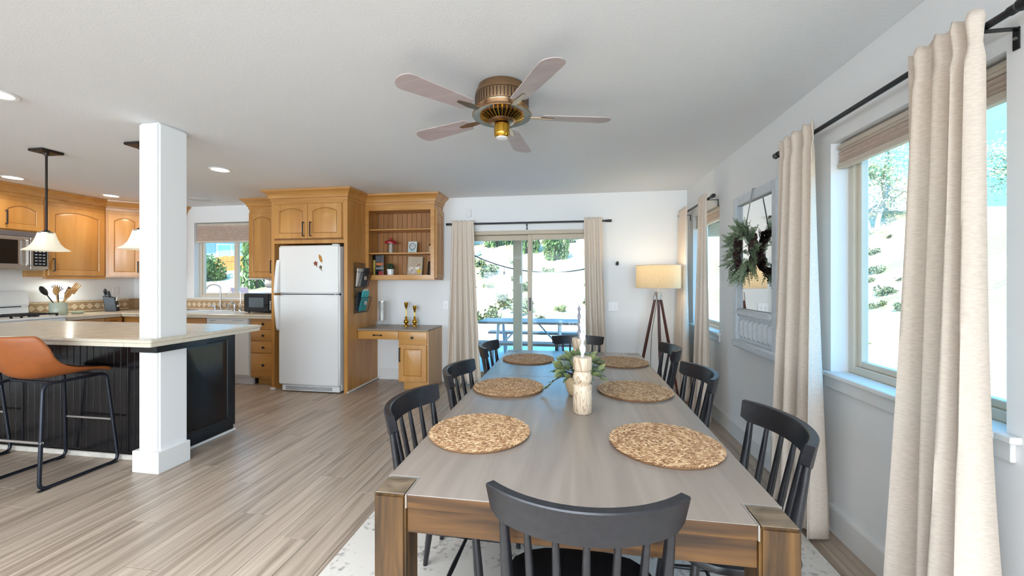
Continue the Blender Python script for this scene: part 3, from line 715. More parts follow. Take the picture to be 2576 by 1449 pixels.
spoon('wooden_fork', 'wide wooden salad fork leaning right in the crock', .35, R(70), M['woodspoon'], 'fork')
spoon('wooden_spatula', 'flat wooden spatula low in the crock', .28, R(20), M['woodspoon'], 'flat')
spoon('black_spatula', 'thin black spatula leaning far right out of the crock', .30, R(100), M['black'], 'flat')
t = thing('spoon_rest', 'small green ceramic dish right of the utensil crock', 'dish', (-6.33, 4.11, CT))
MB().lathe([(.0001, .004), (.05, .004), (.066, .03), (.062, .034), (.048, .012), (.0001, .01)], 20, (-6.33, 4.12, CT)).build('dish', M['sage_ceramic'], t, smooth=40)
kx, ky = -6.40, 4.56
t = thing('knife_block', 'black knife block on the corner of the tiled counter', 'knife block', (kx, ky, CT))
RB = Matrix.Translation((kx, ky, CT + .001)) @ Matrix.Rotation(R(40), 4, 'Z')
MB(RB).loft([[(-.06, -.065, z_ * .0), (.06, -.065, 0), (.06, .065, 0), (-.06, .065, 0)] if z_ == 0 else [(-.085, -.065, z_ + .03), (.035, -.065, z_), (.035, .065, z_), (-.085, .065, z_ + .03)] for z_ in (0, .19)]).build('block', M['black'], t, .005)
MB(RB).box(.052, .062, -.035, .035, .06, .09).build('plate', M['paper'], t)
kd = mesh_of(MB().box(-.007, .007, -.010, .010, 0, .085), 'handle', M['black'], .004); kb = mesh_of(MB().box(-.006, .006, -.007, .007, 0, .055), 'handle', M['paper'], .003)
KL = [(-.062, -.045, .21, 1), (-.062, -.012, .235, 1), (-.062, .03, .225, 1), (-.03, -.03, .20, 1), (-.03, .035, .2, 1)] + [(.048, -.05 + .025 * i, .145, 0) for i in range(5)]
KN = ['tall black-handled knife at the left rear of the knife block', 'tallest black-handled knife in the middle rear of knife block', 'black-handled knife at the right rear of the knife block', 'black-handled knife in the second row left of the block', 'black-handled knife in the second row right of the block']
for i, (a_, b_, z_, big) in enumerate(KL):
    o_ = bpy.data.objects.new('kitchen_knife' if big else 'steak_knife', kd if big else kb); COL.objects.link(o_)
    o_.matrix_basis = RB @ Matrix.Translation((a_, b_, z_)) @ Matrix.Rotation(R(-12 if big else 12), 4, 'Y')
    tag(o_, KN[i] if big else '%s pale-handled steak knife in the front row of the knife block, from the left' % ['first', 'second', 'third', 'fourth', 'fifth'][i - 5], 'knife', 'knives in the block' if big else 'steak knives in the front row')
def wall_plate(name, label, cat, M0, w=.075, h=.118, slots=1, kind='switch'):
    t = thing(name, label, cat, tuple(M0.translation))
    MB(M0).box(-w / 2, w / 2, -h / 2, h / 2, .0005, .007).build('plate', M['white_app'], t, .002)
    for k in range(slots):
        xx = (k - (slots - 1) / 2) * .046
        if kind == 'switch':
            MB(M0).box(xx - .005, xx + .005, -.012, .012, .007, .014).build('toggle', M['white_app'], t, .002)
        elif kind == 'outlet':
            for s_ in (-1, 1):
                MB(M0).cyl((xx, s_ * .022, .007), (xx, s_ * .022, .009), .016, n=14).build('socket', M['white_app'], t)
        mb = MB(M0)
        for s_ in (-1, 1): mb.cyl((xx, s_ * .03 if kind == 'switch' else 0, .007), (xx, s_ * .03 if kind == 'switch' else 0, .0085), .003, n=6)
        mb.build('screw', M['steel'], t)
wall_plate('power_outlet', 'white double outlet plate above the counter behind the crock', 'outlet', fm((XL, 4.14, 1.17), uY, nX), .12, .118, 2, 'outlet')
wall_plate('light_switch', 'white switch plate behind the black knife block', 'switch', fm((XL, 4.75, 1.19), uY, nX))
wall_plate('light_switch', 'single white switch plate right of the wooden desk', 'switch', fm((-1.668, YB, 1.015), uX, nY))
wall_plate('light_switch', 'double white switch plate between door curtain and floor lamp', 'switch', fm((.50, YB, 1.017), uX, nY), .12, .118, 2)
t = thing('wall_chime', 'blank white rectangular plate high above the left door curtain', 'plate', (-1.35, YB, 2.23))
MB(fm((-1.35, YB, 2.23), uX, nY)).box(-.03, .03, -.055, .055, .0005, .02).build('cover', M['wall'], t, .004)
t = thing('wall_hook', 'small round black hook on the wall above the floor lamp', 'hook', (.55, YB, 1.55))
MB(fm((.55, YB, 1.548), uX, nY)).cyl((0, 0, 0), (0, 0, .008), .022, n=16).build('rosette', M['black'], t)
MB(fm((.55, YB, 1.548), uX, nY)).tube([(0, 0, .008), (0, -.004, .03), (0, .016, .042)], .007, 8).lathe([(.0001, 0), (.014, .004), (.014, .014), (.0001, .018)], 12, (0, .018, .036)).build('peg', M['black'], t, smooth=40)
t = thing('ceiling_vent', 'round off-white flush ceiling cover near the kitchen window', 'ceiling fitting', (-4.97, 4.55, CEIL))
MB().lathe([(.0001, -.004), (.10, -.004), (.105, 0), (.0001, 0)], 28, (-4.97, 4.55, CEIL - .001)).build('disc', M['trim'], t, smooth=40)
MB().lathe([(.108, -.006), (.125, -.004), (.128, 0), (.106, 0)], 28, (-4.97, 4.55, CEIL - .001), False, False).build('ring', M['trim'], t, smooth=40)

# ------------------------------------------------------------------ refrigerator and its surround
PX0, PX1, PF = -3.65, -2.64, 4.27
t = thing('refrigerator_surround', 'maple refrigerator enclosure with arched doors above the white refrigerator', 'cabinet', (-3.14, 4.63, 0))
MB().box(PX0, PX0 + .04, PF, YB - .002, .0, CEIL - .13).build('side_panel', M['maple'], t, .002)
MB().box(PX1 - .045, PX1, PF, YB - .002, .0, CEIL - .13).build('side_panel', M['maple'], t, .002)
MB().box(PX0 + .04, PX1 - .045, PF + .002, YB - .002, 1.79, CEIL - .13).build('upper_box', M['maple'], t)
MB().box(PX0 + .04, PX1 - .045, PF - .004, PF + .002, 2.27, CEIL - .13).build('frieze', M['maple_h'], t)
for k in (0, 1):
    panel_door(t, fm((PX0 + .06 + k * .445, PF, 1.85), uX, nY), .44, .415, .04, .058, handle=(.395 if k == 0 else .045, .02, .175))
MB().box(PX0 + .05, PX1 - .055, PF - .016, PF, 1.835, 1.846).build('ledge', M['groove'], t)
crown(t, [(PX0, YB - .002), (PX0, PF), (PX1, PF), (PX1, 4.68)])
MB().box(PX0 - .012, PX0 + .05, PF - .012, PF + .02, 0, .03).build('shoe', M['trim'], t, .004)
MB().box(PX1, PX1 + .014, PF - .008, YB - .02, 0, .022).build('shoe', M['trim'], t, .004)

FX0, FX1, FF = -3.52, -2.715, 4.225
t = thing('refrigerator', 'white top-freezer refrigerator in the maple enclosure', 'refrigerator', (-3.11, 4.6, 0))
MB().box(FX0 + .005, FX1 - .005, FF + .065, YB - .08, .02, 1.75).build('body', M['white_app'], t, .004)
dd = MB().box(FX0, FX1, FF, FF + .06, 1.182, 1.76).build('freezer_door', M['white_app'], t, .016, 50, 3)
de = MB().box(FX0, FX1, FF, FF + .06, .085, 1.170).build('fridge_door', M['white_app'], t, .016, 50, 3)
MB().box(FX0 + .03, FX1 - .01, FF + .02, FF + .062, 1.168, 1.184).build('gasket', M['charcoal'], t)
for par, za, zb in ((dd, 1.19, 1.59), (de, .74, 1.165)):
    hi = par is dd
    prof = []
    n_ = 10
    for k in range(n_ + 1):
        s_ = k / n_; z_ = za + (zb - za) * s_; bow = .05 * ((1 - s_) if hi else s_) ** .6 + .012
        prof.append([(FX0 - .012, FF - bow, z_), (FX0 + .028, FF - bow + .008, z_), (FX0 + .028, FF + .002, z_), (FX0 - .012, FF + .012, z_)])
    MB().loft(prof).build('handle', M['white_app'], par, .004, 50)
MB().box(FX1 - .10, FX1 - .02, FF + .005, FF + .05, 1.761, 1.775).build('hinge_cap', M['white_app'], t, .004)
MB().cyl((FX1 - .05, FF - .002, 1.178), (FX1 - .05, FF + .02, 1.178), .008).build('hinge_pin', M['steel'], t)
g = MB().box(FX0 + .04, FX1 - .01, FF + .015, FF + .06, .012, .08).build('grille', M['white_app'], t, .006)
mb = MB()
for k in range(4): mb.box(FX0 + .09, FX1 - .10, FF + .0145, FF + .016, .028 + k * .011, .033 + k * .011)
mb.build('grille_slots', M['charcoal'], g)
mb = MB(); [mb.cyl((x_, FF + .2, 0), (x_, FF + .2, .03), .02, n=8) for x_ in (FX0 + .05, FX1 - .05)]; mb.build('roller', M['black'], t)
# magnets
def magnet(label, x_, z_, kind, col):
    m_ = plain('magnet_' + kind, col, .5, noise=.3, nscale=60)
    t = thing('fridge_magnet', label, 'magnet', (x_, FF, z_)); F0 = fm((x_, FF, z_), uX, nY)
    if kind == 'feather':
        mb = MB(F0 @ Matrix.Rotation(R(20), 4, 'Z')); mb.loft([[(w_ * math.cos(6.283 * k / 8), y_, .004 + .003 * math.sin(6.283 * k / 8)) for k in range(8)] for w_, y_ in ((.001, -.05), (.014, -.03), (.019, .0), (.016, .03), (.002, .055))])
        mb.build('leaf', m_, t, smooth=40)
    else:
        n_ = 5; sz = .034 if kind == 'maple' else .026
        P = [((sz if k % 2 == 0 else sz * .5) * math.cos(6.283 * k / 10 + .4), (sz if k % 2 == 0 else sz * .5) * math.sin(6.283 * k / 10 + .4)) for k in range(10)]
        MB(F0).prism(P, .0005, .007).build('leaf', m_, t, .002)
        MB(F0).tube([(0, 0, .007), (.01, -.03, .006), (.02, -.045, .004)], .003, 5).build('stem', m_, t)
magnet('brown oak leaf shaped magnet on the freezer door', -2.955, 1.60, 'feather', lin(190, 128, 46))
magnet('rust red star leaf magnet on the freezer door', -3.02, 1.545, 'maple', lin(140, 64, 34))
magnet('small olive brown leaf magnet lowest on the freezer door', -2.955, 1.50, 'oak', lin(104, 84, 44))

# wall pocket organiser on the side panel
OX = PX1 + .002
t = thing('wall_file_organizer', 'black wire mesh two-pocket file holder on the maple panel', 'organizer', (OX, 4.6, .94))
FO = fm((OX, 4.405, .94), uY, nX) @ Matrix.Diagonal((.72, 1, 1, 1))      # local x along +Y (0...0.36), y up, z out
mesh_m = plain('mesh_wire', lin(40, 40, 44), .5, noise=.1)
mb = MB(FO); mb.tube([(0, 0, .004), (.33, 0, .004), (.33, .62, .004), (0, .62, .004)], .004, 6, True)
mb.build('back_frame', M['black'], t)
mb = MB(FO)
for k in range(1, 17): mb.box(k * .0194 - .0006, k * .0194 + .0006, 0, .62, .002, .0035)
for k in range(1, 31): mb.box(0, .33, k * .02 - .0006, k * .02 + .0006, .0035, .005)
mb.build('back_mesh', mesh_m, t)
for z_ in (0, .31):
    mb = MB(FO)
    mb.tube([(0, z_, .004), (0, z_ + .01, .05), (0, z_ + .19, .10), (0, z_ + .20, .004)], .004, 6); mb.tube([(.33, z_, .004), (.33, z_ + .01, .05), (.33, z_ + .19, .10), (.33, z_ + .20, .004)], .004, 6)
    mb.tube([(0, z_ + .01, .05), (.33, z_ + .01, .05)], .004, 6); mb.tube([(0, z_ + .19, .10), (.33, z_ + .19, .10)], .004, 6)
    pk = mb.build('pocket', M['black'], t)
    mb = MB(FO)
    for k in range(1, 17): mb.tube([(k * .0194, z_ + .01, .05), (k * .0194, z_ + .19, .10)], .0007, 4)
    for k in range(1, 10): mb.tube([(0, z_ + .01 + .018 * k, .05 + .005 * k), (.33, z_ + .01 + .018 * k, .05 + .005 * k)], .0007, 4)
    mb.build('pocket_mesh', mesh_m, pk)
    MB(FO).box(.14, .20, z_ + .10, z_ + .145, .082, .09).build('label_frame', M['steel'], pk)
def leaning(name, label, cat, x0, x1, z0, z1, d0, d1, th, mat, M0=FO):
    o = thing(name, label, cat, tuple(M0 @ Vector((x0, z0, d0))))
    p_ = MB(M0).loft([[(x0, z0, d0), (x1, z0, d0), (x1, z0, d0 + th), (x0, z0, d0 + th)], [(x0, z1, d1), (x1, z1, d1), (x1, z1, d1 + th), (x0, z1, d1 + th)]]).build('cover', mat, o, .001)
    return o
leaning('paper_stack', 'white papers in the upper pocket of the file holder', 'papers', .03, .24, .33, .55, .012, .03, .012, M['paper'])
o = leaning('notebook', 'charcoal notebook in the upper pocket of the file holder', 'notebook', .13, .315, .33, .56, .035, .075, .012, M['charcoal'])
MB(FO).loft([[(.131, .33, .04), (.314, .33, .04), (.314, .33, .044), (.131, .33, .044)], [(.131, .555, .08), (.314, .555, .08), (.314, .555, .084), (.131, .555, .084)]]).build('pages', M['paper'], o)
o = leaning('folder', 'teal folder in the lower pocket of the file holder', 'folder', .10, .315, .02, .275, .02, .07, .01, M['teal'])
MB(FO).box(.16, .28, .275, .29, .06, .075).build('tab', M['paper'], o)
leaning('folder', 'dark folder behind the teal folder in the lower pocket', 'folder', .03, .2, .02, .26, .008, .03, .008, M['charcoal'])

# ------------------------------------------------------------------ desk and hutch
t = thing('desk', 'built-in maple desk with grey top beside the refrigerator', 'desk', (-2.19, 4.75, 0))
DZ = .745; DF = 4.5
MB().box(PX1 + .002, -1.72, DF - .02, YB - .002, DZ - .02, DZ).build('desktop', plain('grey_laminate', lin(150, 136, 122), .35, noise=.1, nscale=60), t, .003)
MB().box(-2.10, -1.73, DF, YB - .02, .1, DZ - .022).build('pedestal', M['maple'], t, .002)
MB().box(-1.73, -1.722, DF, YB - .002, .0, DZ - .022).build('end_panel', wood('light_maple_end', lin(206, 162, 118), lin(222, 182, 140), (9, 9, 1.4), .4, bump=.02), t)
MB().box(-2.06, -1.75, DF + .06, YB - .05, 0, .1).build('toe_kick', M['maple_h'], t)
MB().box(PX1 + .002, -2.102, DF + .005, DF + .45, .625, DZ - .022).build('drawer_box', M['maple_h'], t)
drawer_front(t, fm((PX1 + .006, DF + .004, .618), uX, nY), .525, .1, knob=False, pull=True)
drawer_front(t, fm((-2.095, DF, .575), uX, nY), .355, .145)
panel_door(t, fm((-2.095, DF, .115), uX, nY), .355, .445, 0, .06, handle=(.02, .24, .17))

HY, HX0, HX1, HZ = 4.69, PX1 + .002, -1.71, 1.36
t = thing('hutch', 'open maple wall hutch with two shelves above the desk', 'shelf unit', (-2.17, 4.85, HZ))
MB().box(HX0, HX0 + .02, HY, YB - .015, HZ, CEIL - .13).build('side_panel', M['maple'], t)
MB().box(HX1 - .02, HX1, HY, YB - .002, HZ, CEIL - .13).build('side_panel', M['maple'], t)
MB().box(HX0 + .02, HX1 - .02, HY + .01, YB - .015, HZ + .03, HZ + .05).build('bottom_board', M['maple_h'], t)
MB().box(HX0 + .02, HX1 - .02, HY + .01, YB - .015, CEIL - .19, CEIL - .17).build('top_board', M['maple_h'], t)
MB().box(HX0, HX0 + .045, HY - .018, HY, HZ, CEIL - .13).box(HX1 - .05, HX1, HY - .018, HY, HZ, CEIL - .13).box(HX0 + .045, HX1 - .05, HY - .018, HY, HZ, HZ + .052).box(HX0 + .045, HX1 - .05, HY - .018, HY, CEIL - .205, CEIL - .13).build('face_frame', M['maple_h'], t)
for z_ in (1.70, 2.005): MB().box(HX0 + .02, HX1 - .02, HY + .012, YB - .015, z_ - .018, z_).build('shelf', M['maple_h'], t, .003)
bw = .068; x = HX0 + .021
while x < HX1 - .025:
    e = min(x + bw, HX1 - .021)
    MB().box(x + .0015, e - .0015, YB - .013, YB - .003, HZ + .05, CEIL - .19).build('back_board', M['maple_in'], t, .003); x += bw
MB().box(HX0, HX1 + .012, HY - .028, YB - .002, HZ - .012, HZ).build('bottom_moulding', M['maple_h'], t, .003)
panel_door(t, fm((HX1, HY + .01, HZ + .015), uY, (1, 0, 0)), .27, CEIL - .21 - HZ, .03, .05, name='end_door_panel')
crown(t, [(HX0, HY - .018), (HX1, HY - .018), (HX1, YB - .002)])

# things on the hutch
S0, S1 = HZ + .05, 1.70
t = thing('glass_jar', 'clear glass jar with a red lid on the middle shelf', 'jar', (-2.37, 4.84, S1))
MB().lathe([(.0001, 0), (.047, 0), (.047, .13), (.044, .13), (.044, .006), (.0001, .006)], 20, (-2.37, 4.84, S1 + .001)).build('jar', M['clear'], t, smooth=40)
MB().lathe([(.0001, .125), (.08, .128), (.08, .15), (.06, .165), (.02, .17), (.012, .175), (.012, .185), (.026, .19), (.026, .2), (.0001, .205)], 20, (-2.37, 4.84, S1)).build('lid', M['red'], t, smooth=40)
def wreath_card():
    t = thing('greeting_card', 'pale blue card with a painted wreath on the middle shelf', 'card', (-2.08, 4.86, S1))
    F0 = fm((-2.08, 4.87, S1 + .001), uX, (0, -1, .12)); F0 = Matrix.Translation((-2.08, 4.865, S1 + .001)) @ Matrix.Rotation(R(-8), 4, 'X') @ fm((0, 0, 0), uX, nY)
    MB(F0).box(-.06, .06, 0, .155, 0, .012).build('card', plain('pale_blue_card', lin(206, 216, 214), .6, noise=.03), t)
    ring = [(.04 * math.cos(6.283 * k / 24), .088 + .04 * math.sin(6.283 * k / 24), .0135) for k in range(24)]
    MB(F0).tube(ring, .0045, 5, True).build('printed_wreath', plain('brown_print', lin(120, 92, 82), .7, noise=.3, nscale=90), t)
    MB(F0).tube([(-.02, .09, .013), (-.005, .098, .013), (.004, .085, .013)], .003, 5).build('printed_twig', M['red'], t)
    mb = MB(F0)
    for k in range(5): mb.box(-.022 + k * .01, -.018 + k * .01, .02 + .01 * (k % 2), .048, .012, .0135)
    mb.build('printed_ribbon', M['teal'], t)
wreath_card()
t = thing('ceramic_bottle', 'small cream and brown bottle at right end of middle shelf', 'bottle', (-1.79, 4.84, S1))
MB().lathe([(.0001, 0), (.038, 0), (.04, .01), (.04, .085), (.036, .09)], 18, (-1.80, 4.84, S1 + .001)).build('body', plain('cream_glaze', lin(210, 190, 158), .4, noise=.05), t, smooth=40)
MB().lathe([(.036, .09), (.04, .095), (.034, .115), (.016, .125), (.014, .145), (.018, .15), (.0001, .155)], 18, (-1.80, 4.84, S1 + .001)).build('neck', plain('brown_glaze', lin(56, 28, 26), .25, noise=.1), t, smooth=40)
# pizza cook book
t = thing('cookbook', 'black pizza cookbook standing at left end of the bottom shelf', 'book', (-2.55, 4.82, S0))
BX = Matrix.Translation((-2.545, 4.80, S0 + .001)) @ Matrix.Rotation(R(6), 4, 'Z') @ fm((0, 0, 0), uX, nY)
MB(BX).box(-.055, .085, 0, .265, 0, .003).box(-.055, .085, 0, .265, -.03, -.027).box(-.055, -.051, 0, .265, -.03, .003).build('cover', M['dark_glass'], t)
MB(BX).box(-.05, .082, .003, .262, -.027, 0).build('pages', M['paper'], t)
for nm, x0, x1, y0, y1, col in (('spine_stripe', -.05, -.022, .0, .2, lin(176, 150, 54)), ('photo_band', -.01, .08, .13, .165, lin(206, 110, 40)), ('pizza_photo', .022, .082, .006, .052, lin(170, 40, 36)), ('grey_photo', -.012, .075, .175, .255, lin(70, 72, 76))):
    MB(BX).box(x0, x1, y0, y1, .003, .0036).build(nm, plain(nm, col, .5, noise=.4, nscale=60), t)
wl(t, BX @ Matrix.Translation((.038, .078, .0032)), text_mesh('PIZZA', .036, M['paper'], 'title_text', .0005), 'title_text')
# potted plant on hutch
def leaf_mesh(name, Ln, Wd, mat, curl=.15):
    mb = MB(); n_ = 4; v = []; f = []
    for i in range(n_ + 1):
        s_ = i / n_; w_ = Wd * math.sin(math.pi * (s_ * .86 + .09)) ; y_ = Ln * s_; z_ = -curl * Ln * s_ * s_
        v += [(-w_, y_, z_ + w_ * .35), (0, y_, z_), (w_, y_, z_ + w_ * .35)]
    for i in range(n_):
        b_ = i * 3; f += [(b_, b_ + 1, b_ + 4, b_ + 3), (b_ + 1, b_ + 2, b_ + 5, b_ + 4)]
    mb.add(v, f); return mesh_of(mb, name, mat, smooth=60)
def rand_rot(el0, el1, rng):
    az = rng.uniform(0, 6.283); el = rng.uniform(el0, el1)
    return Matrix.Rotation(az, 4, 'Z') @ Matrix.Rotation(el, 4, 'X') @ Matrix.Rotation(rng.uniform(-.6, .6), 4, 'Y')
t = thing('potted_succulent', 'small green plant in a white pot on the bottom shelf', 'potted plant', (-2.37, 4.83, S0))
MB().lathe([(.0001, 0), (.04, 0), (.047, .08), (.043, .08), (.036, .01), (.0001, .01)], 18, (-2.37, 4.83, S0 + .001)).build('pot', M['white_app'], t, smooth=40)
rng = random.Random(3); lf = leaf_mesh('leaf', .045, .011, plain('dark_leaf', lin(66, 92, 64), .6, noise=.3, nscale=40))
for k in range(60):
    inst('leaf', lf, t, (rng.uniform(-.03, .03), rng.uniform(-.03, .03), rng.uniform(.07, .13)), rand_rot(R(-5), R(75), rng))
# art book pair leaning
t = thing('art_book', 'pale cookbook with a garlic and lemon cover leaning on the shelf', 'book', (-2.06, 4.88, S0))
BX = Matrix.Translation((-2.05, 4.86, S0 + .001)) @ Matrix.Rotation(R(-10), 4, 'X') @ Matrix.Rotation(R(8), 4, 'Z') @ fm((0, 0, 0), uX, nY)
MB(BX).box(-.10, .095, 0, .25, -.003, .0).box(-.10, .095, 0, .25, -.04, -.036).box(-.10, -.096, 0, .25, -.04, 0).build('cover', plain('oat_cover', lin(196, 176, 152), .6, noise=.1, nscale=10), t)
MB(BX).box(-.096, .092, .004, .246, -.036, -.003).build('pages', M['charcoal'], t)
for nm, cx_, cy_, r_, col in (('printed_garlic', -.05, .08, .035, lin(222, 208, 196)), ('printed_garlic', -.02, .055, .03, lin(214, 198, 190)), ('printed_lemon', .055, .055, .027, lin(228, 186, 36)), ('printed_bowl', .03, .10, .028, lin(236, 228, 216))):
    MB(BX).cyl((cx_, cy_, 0), (cx_, cy_, .0012), r_, n=16).build(nm, plain(nm, col, .6, noise=.12, nscale=60), t)
MB(BX).tube([(.02, .115, .001), (.06, .15, .001)], .005, 5).build('printed_brush', plain('printed_brush', lin(150, 84, 56), .6, noise=.1), t)
t = thing('picture_frame', 'dark picture frame leaning at right end of the bottom shelf', 'frame', (-1.81, 4.87, S0))
BX = Matrix.Translation((-1.82, 4.86, S0 + .001)) @ Matrix.Rotation(R(-12), 4, 'X') @ Matrix.Rotation(R(-25), 4, 'Z') @ fm((0, 0, 0), uX, nY)
MB(BX).box(-.07, .07, 0, .022, -.01, .008).box(-.07, .07, .168, .19, -.01, .008).box(-.07, -.048, .022, .168, -.01, .008).box(.048, .07, .022, .168, -.01, .008).build('frame', M['black'], t, .002)
MB(BX).box(-.048, .048, .022, .168, -.008, -.002).build('picture', plain('brown_photo', lin(108, 84, 66), .4, noise=.35, nscale=18), t)
# things on the desk
def candlestick(label, x_, y_, h):
    t = thing('brass_candlestick', label, 'candlestick', (x_, y_, DZ))
    z0_ = DZ + .001
    MB().lathe([(.0001, 0), (.045, 0), (.045, .006), (.03, .014), (.012, .022)], 18, (x_, y_, z0_)).build('foot', M['brass_y'], t, smooth=50)
    MB().lathe([(.012, .022), (.03, .04), (.034, .055), (.028, .075), (.012, .09), (.022, .1), (.012, .11), (.008, .13), (.008, h - .085), (.02, h - .08), (.01, h - .072)], 18, (x_, y_, z0_), False, False).build('stem', M['brass_y'], t, smooth=50)
    MB().lathe([(.01, h - .072), (.022, h - .05), (.026, h), (.02, h), (.017, h - .04), (.0001, h - .045)], 18, (x_, y_, z0_)).build('cup', M['brass_y'], t, smooth=50)
candlestick('taller brass candlestick on the grey desk top', -2.165, 4.86, .31)
candlestick('shorter brass candlestick on the grey desk top', -2.055, 4.88, .265)
t = thing('hurricane_vase', 'clear glass cylinder vase on a square base at back of desk', 'vase', (-2.47, 4.82, DZ))
MB().box(-2.545, -2.415, 4.755, 4.885, DZ + .001, DZ + .075).build('base', M['clear'], t, .006)
MB().lathe([(.05, .0), (.05, .25), (.045, .25), (.045, .0)], 24, (-2.48, 4.82, DZ + .076), False, False).build('cylinder', M['clear'], t, smooth=40)

# ------------------------------------------------------------------ island
IX0, IX1, IY0, IY1, IZ = -5.35, -2.785, 2.195, 3.15, .937
t = thing('kitchen_island', 'black beadboard kitchen island under the tiled counter', 'island', (-4.1, 2.75, 0))
MB().box(-5.2, CX0 - .002, 2.445, 3.06, .0, IZ - .055).build('body', M['black_gloss'], t)
MB().box(CX0 - .002, -2.998, CY1 + .002, 3.06, 0, IZ - .055).build('end_core', M['black_gloss'], t)
x = -5.2; bw = .062
bb = mesh_of(MB().box(-bw / 2 + .0018, bw / 2 - .0018, -.006, .006, .06, IZ - .06), 'bead_board', M['black_gloss'], .002)
while x < CX0 - bw:
    inst('bead_board', bb, t, (x + bw / 2 + 4.1, 2.439 - 2.75, 0)); x += bw
MB().box(-5.2, CX0 - .002, 2.418, 2.445, 0, .038).build('shoe_moulding', plain('worn_white_trim', lin(206, 196, 184), .6, noise=.15, nscale=12), t, .008)
# end panel: framed raised panel, facing +X
EP = fm((-2.998, CY1 + .002, .06), uY, nX)
panel_door(t, EP, 3.06 - CY1 - .002, IZ - .055 - .06, 0, .075, mat=M['black_gloss'], name='end_panel', t=.022)
MB().box(-2.998, -2.974, CY1 + .004, 3.07, 0, .022).build('shoe_moulding', M['trim'], t, .006)
MB().box(CX0, CX1 + .04, CY0 - .045, CY0 - .002, IZ - .095, IZ - .053).box(CX1 + .002, CX1 + .04, CY0 - .002, 2.62, IZ - .095, IZ - .053).build('bracket_board', M['black_gloss'], t)
ct = thing('island_counter', 'cream tiled counter top of the island around the column', 'counter', (-4.1, 2.7, IZ))
slab = MB(); z0_, z1_ = IZ - .052, IZ - .004
slab.box(IX0 + .02, CX0 - .001, IY0 + .02, IY1 - .02, z0_, z1_).box(CX0 - .001, CX1 + .001, IY0 + .02, CY0 - .001, z0_, z1_).box(CX0 - .001, CX1 + .001, CY1 + .001, IY1 - .02, z0_, z1_).box(CX1 + .001, IX1 - .02, IY0 + .02, IY1 - .02, z0_, z1_)
slab.build('slab', M['grout'], ct)
tw = (IY1 - IY0 - .05) / 6
tile_cache = {}
y = IY0 + .025
for r_ in range(6):
    x1_ = IX1 - .025; 
    while x1_ > IX0 + .03:
        x0_ = max(IX0 + .025, x1_ - .305)
        segs = [(x0_, x1_, y, y + tw)]
        if not (x1_ < CX0 or x0_ > CX1 or y > CY1 or y + tw < CY0):
            segs = []
            if x0_ < CX0 - .012: segs.append((x0_, CX0 - .001, y, y + tw))
            if x1_ > CX1 + .012: segs.append((CX1 + .001, x1_, y, y + tw))
            a_, b_ = max(x0_, CX0), min(x1_, CX1)
            if y < CY0 - .012: segs.append((a_, b_, y, CY0 - .001))
            if y + tw > CY1 + .012: segs.append((a_, b_, CY1 + .001, y + tw))
        for a_, b_, c_, d_ in segs:
            if b_ - a_ < .008: continue
            key = (round(b_ - a_, 3), round(d_ - c_, 3))
            if key not in tile_cache:
                hw, hd = key[0] / 2 - .0012, key[1] / 2 - .0012
                tile_cache[key] = mesh_of(MB().box(-hw, hw, -hd, hd, -.005, 0), 'top_tile', M['tile'], .0015)
            inst('top_tile', tile_cache[key], ct, ((a_ + b_) / 2 + 4.1, (c_ + d_) / 2 - 2.7, 0))
        x1_ = x0_
    y += tw
edge_tiles(ct, (IX0 + .02, IY0 + .022), (IX1 - .024, IY0 + .022), IZ, .245, .12)
edge_tiles(ct, (IX1 - .022, IY0 + .024), (IX1 - .022, IY1 - .024), IZ, .245, .04)
edge_tiles(ct, (IX1 - .024, IY1 - .022), (IX0 + .02, IY1 - .022), IZ, .245, .0)
for px, py in ((IX1 - .022, IY0 + .022), (IX1 - .022, IY1 - .022)):
    pr = nose(.05)
    MB().lathe([(max(.0001, o_), IZ + zz) for o_, zz in pr], 20, (px, py, 0)).build('corner_tile', M['tile'], ct, smooth=40)

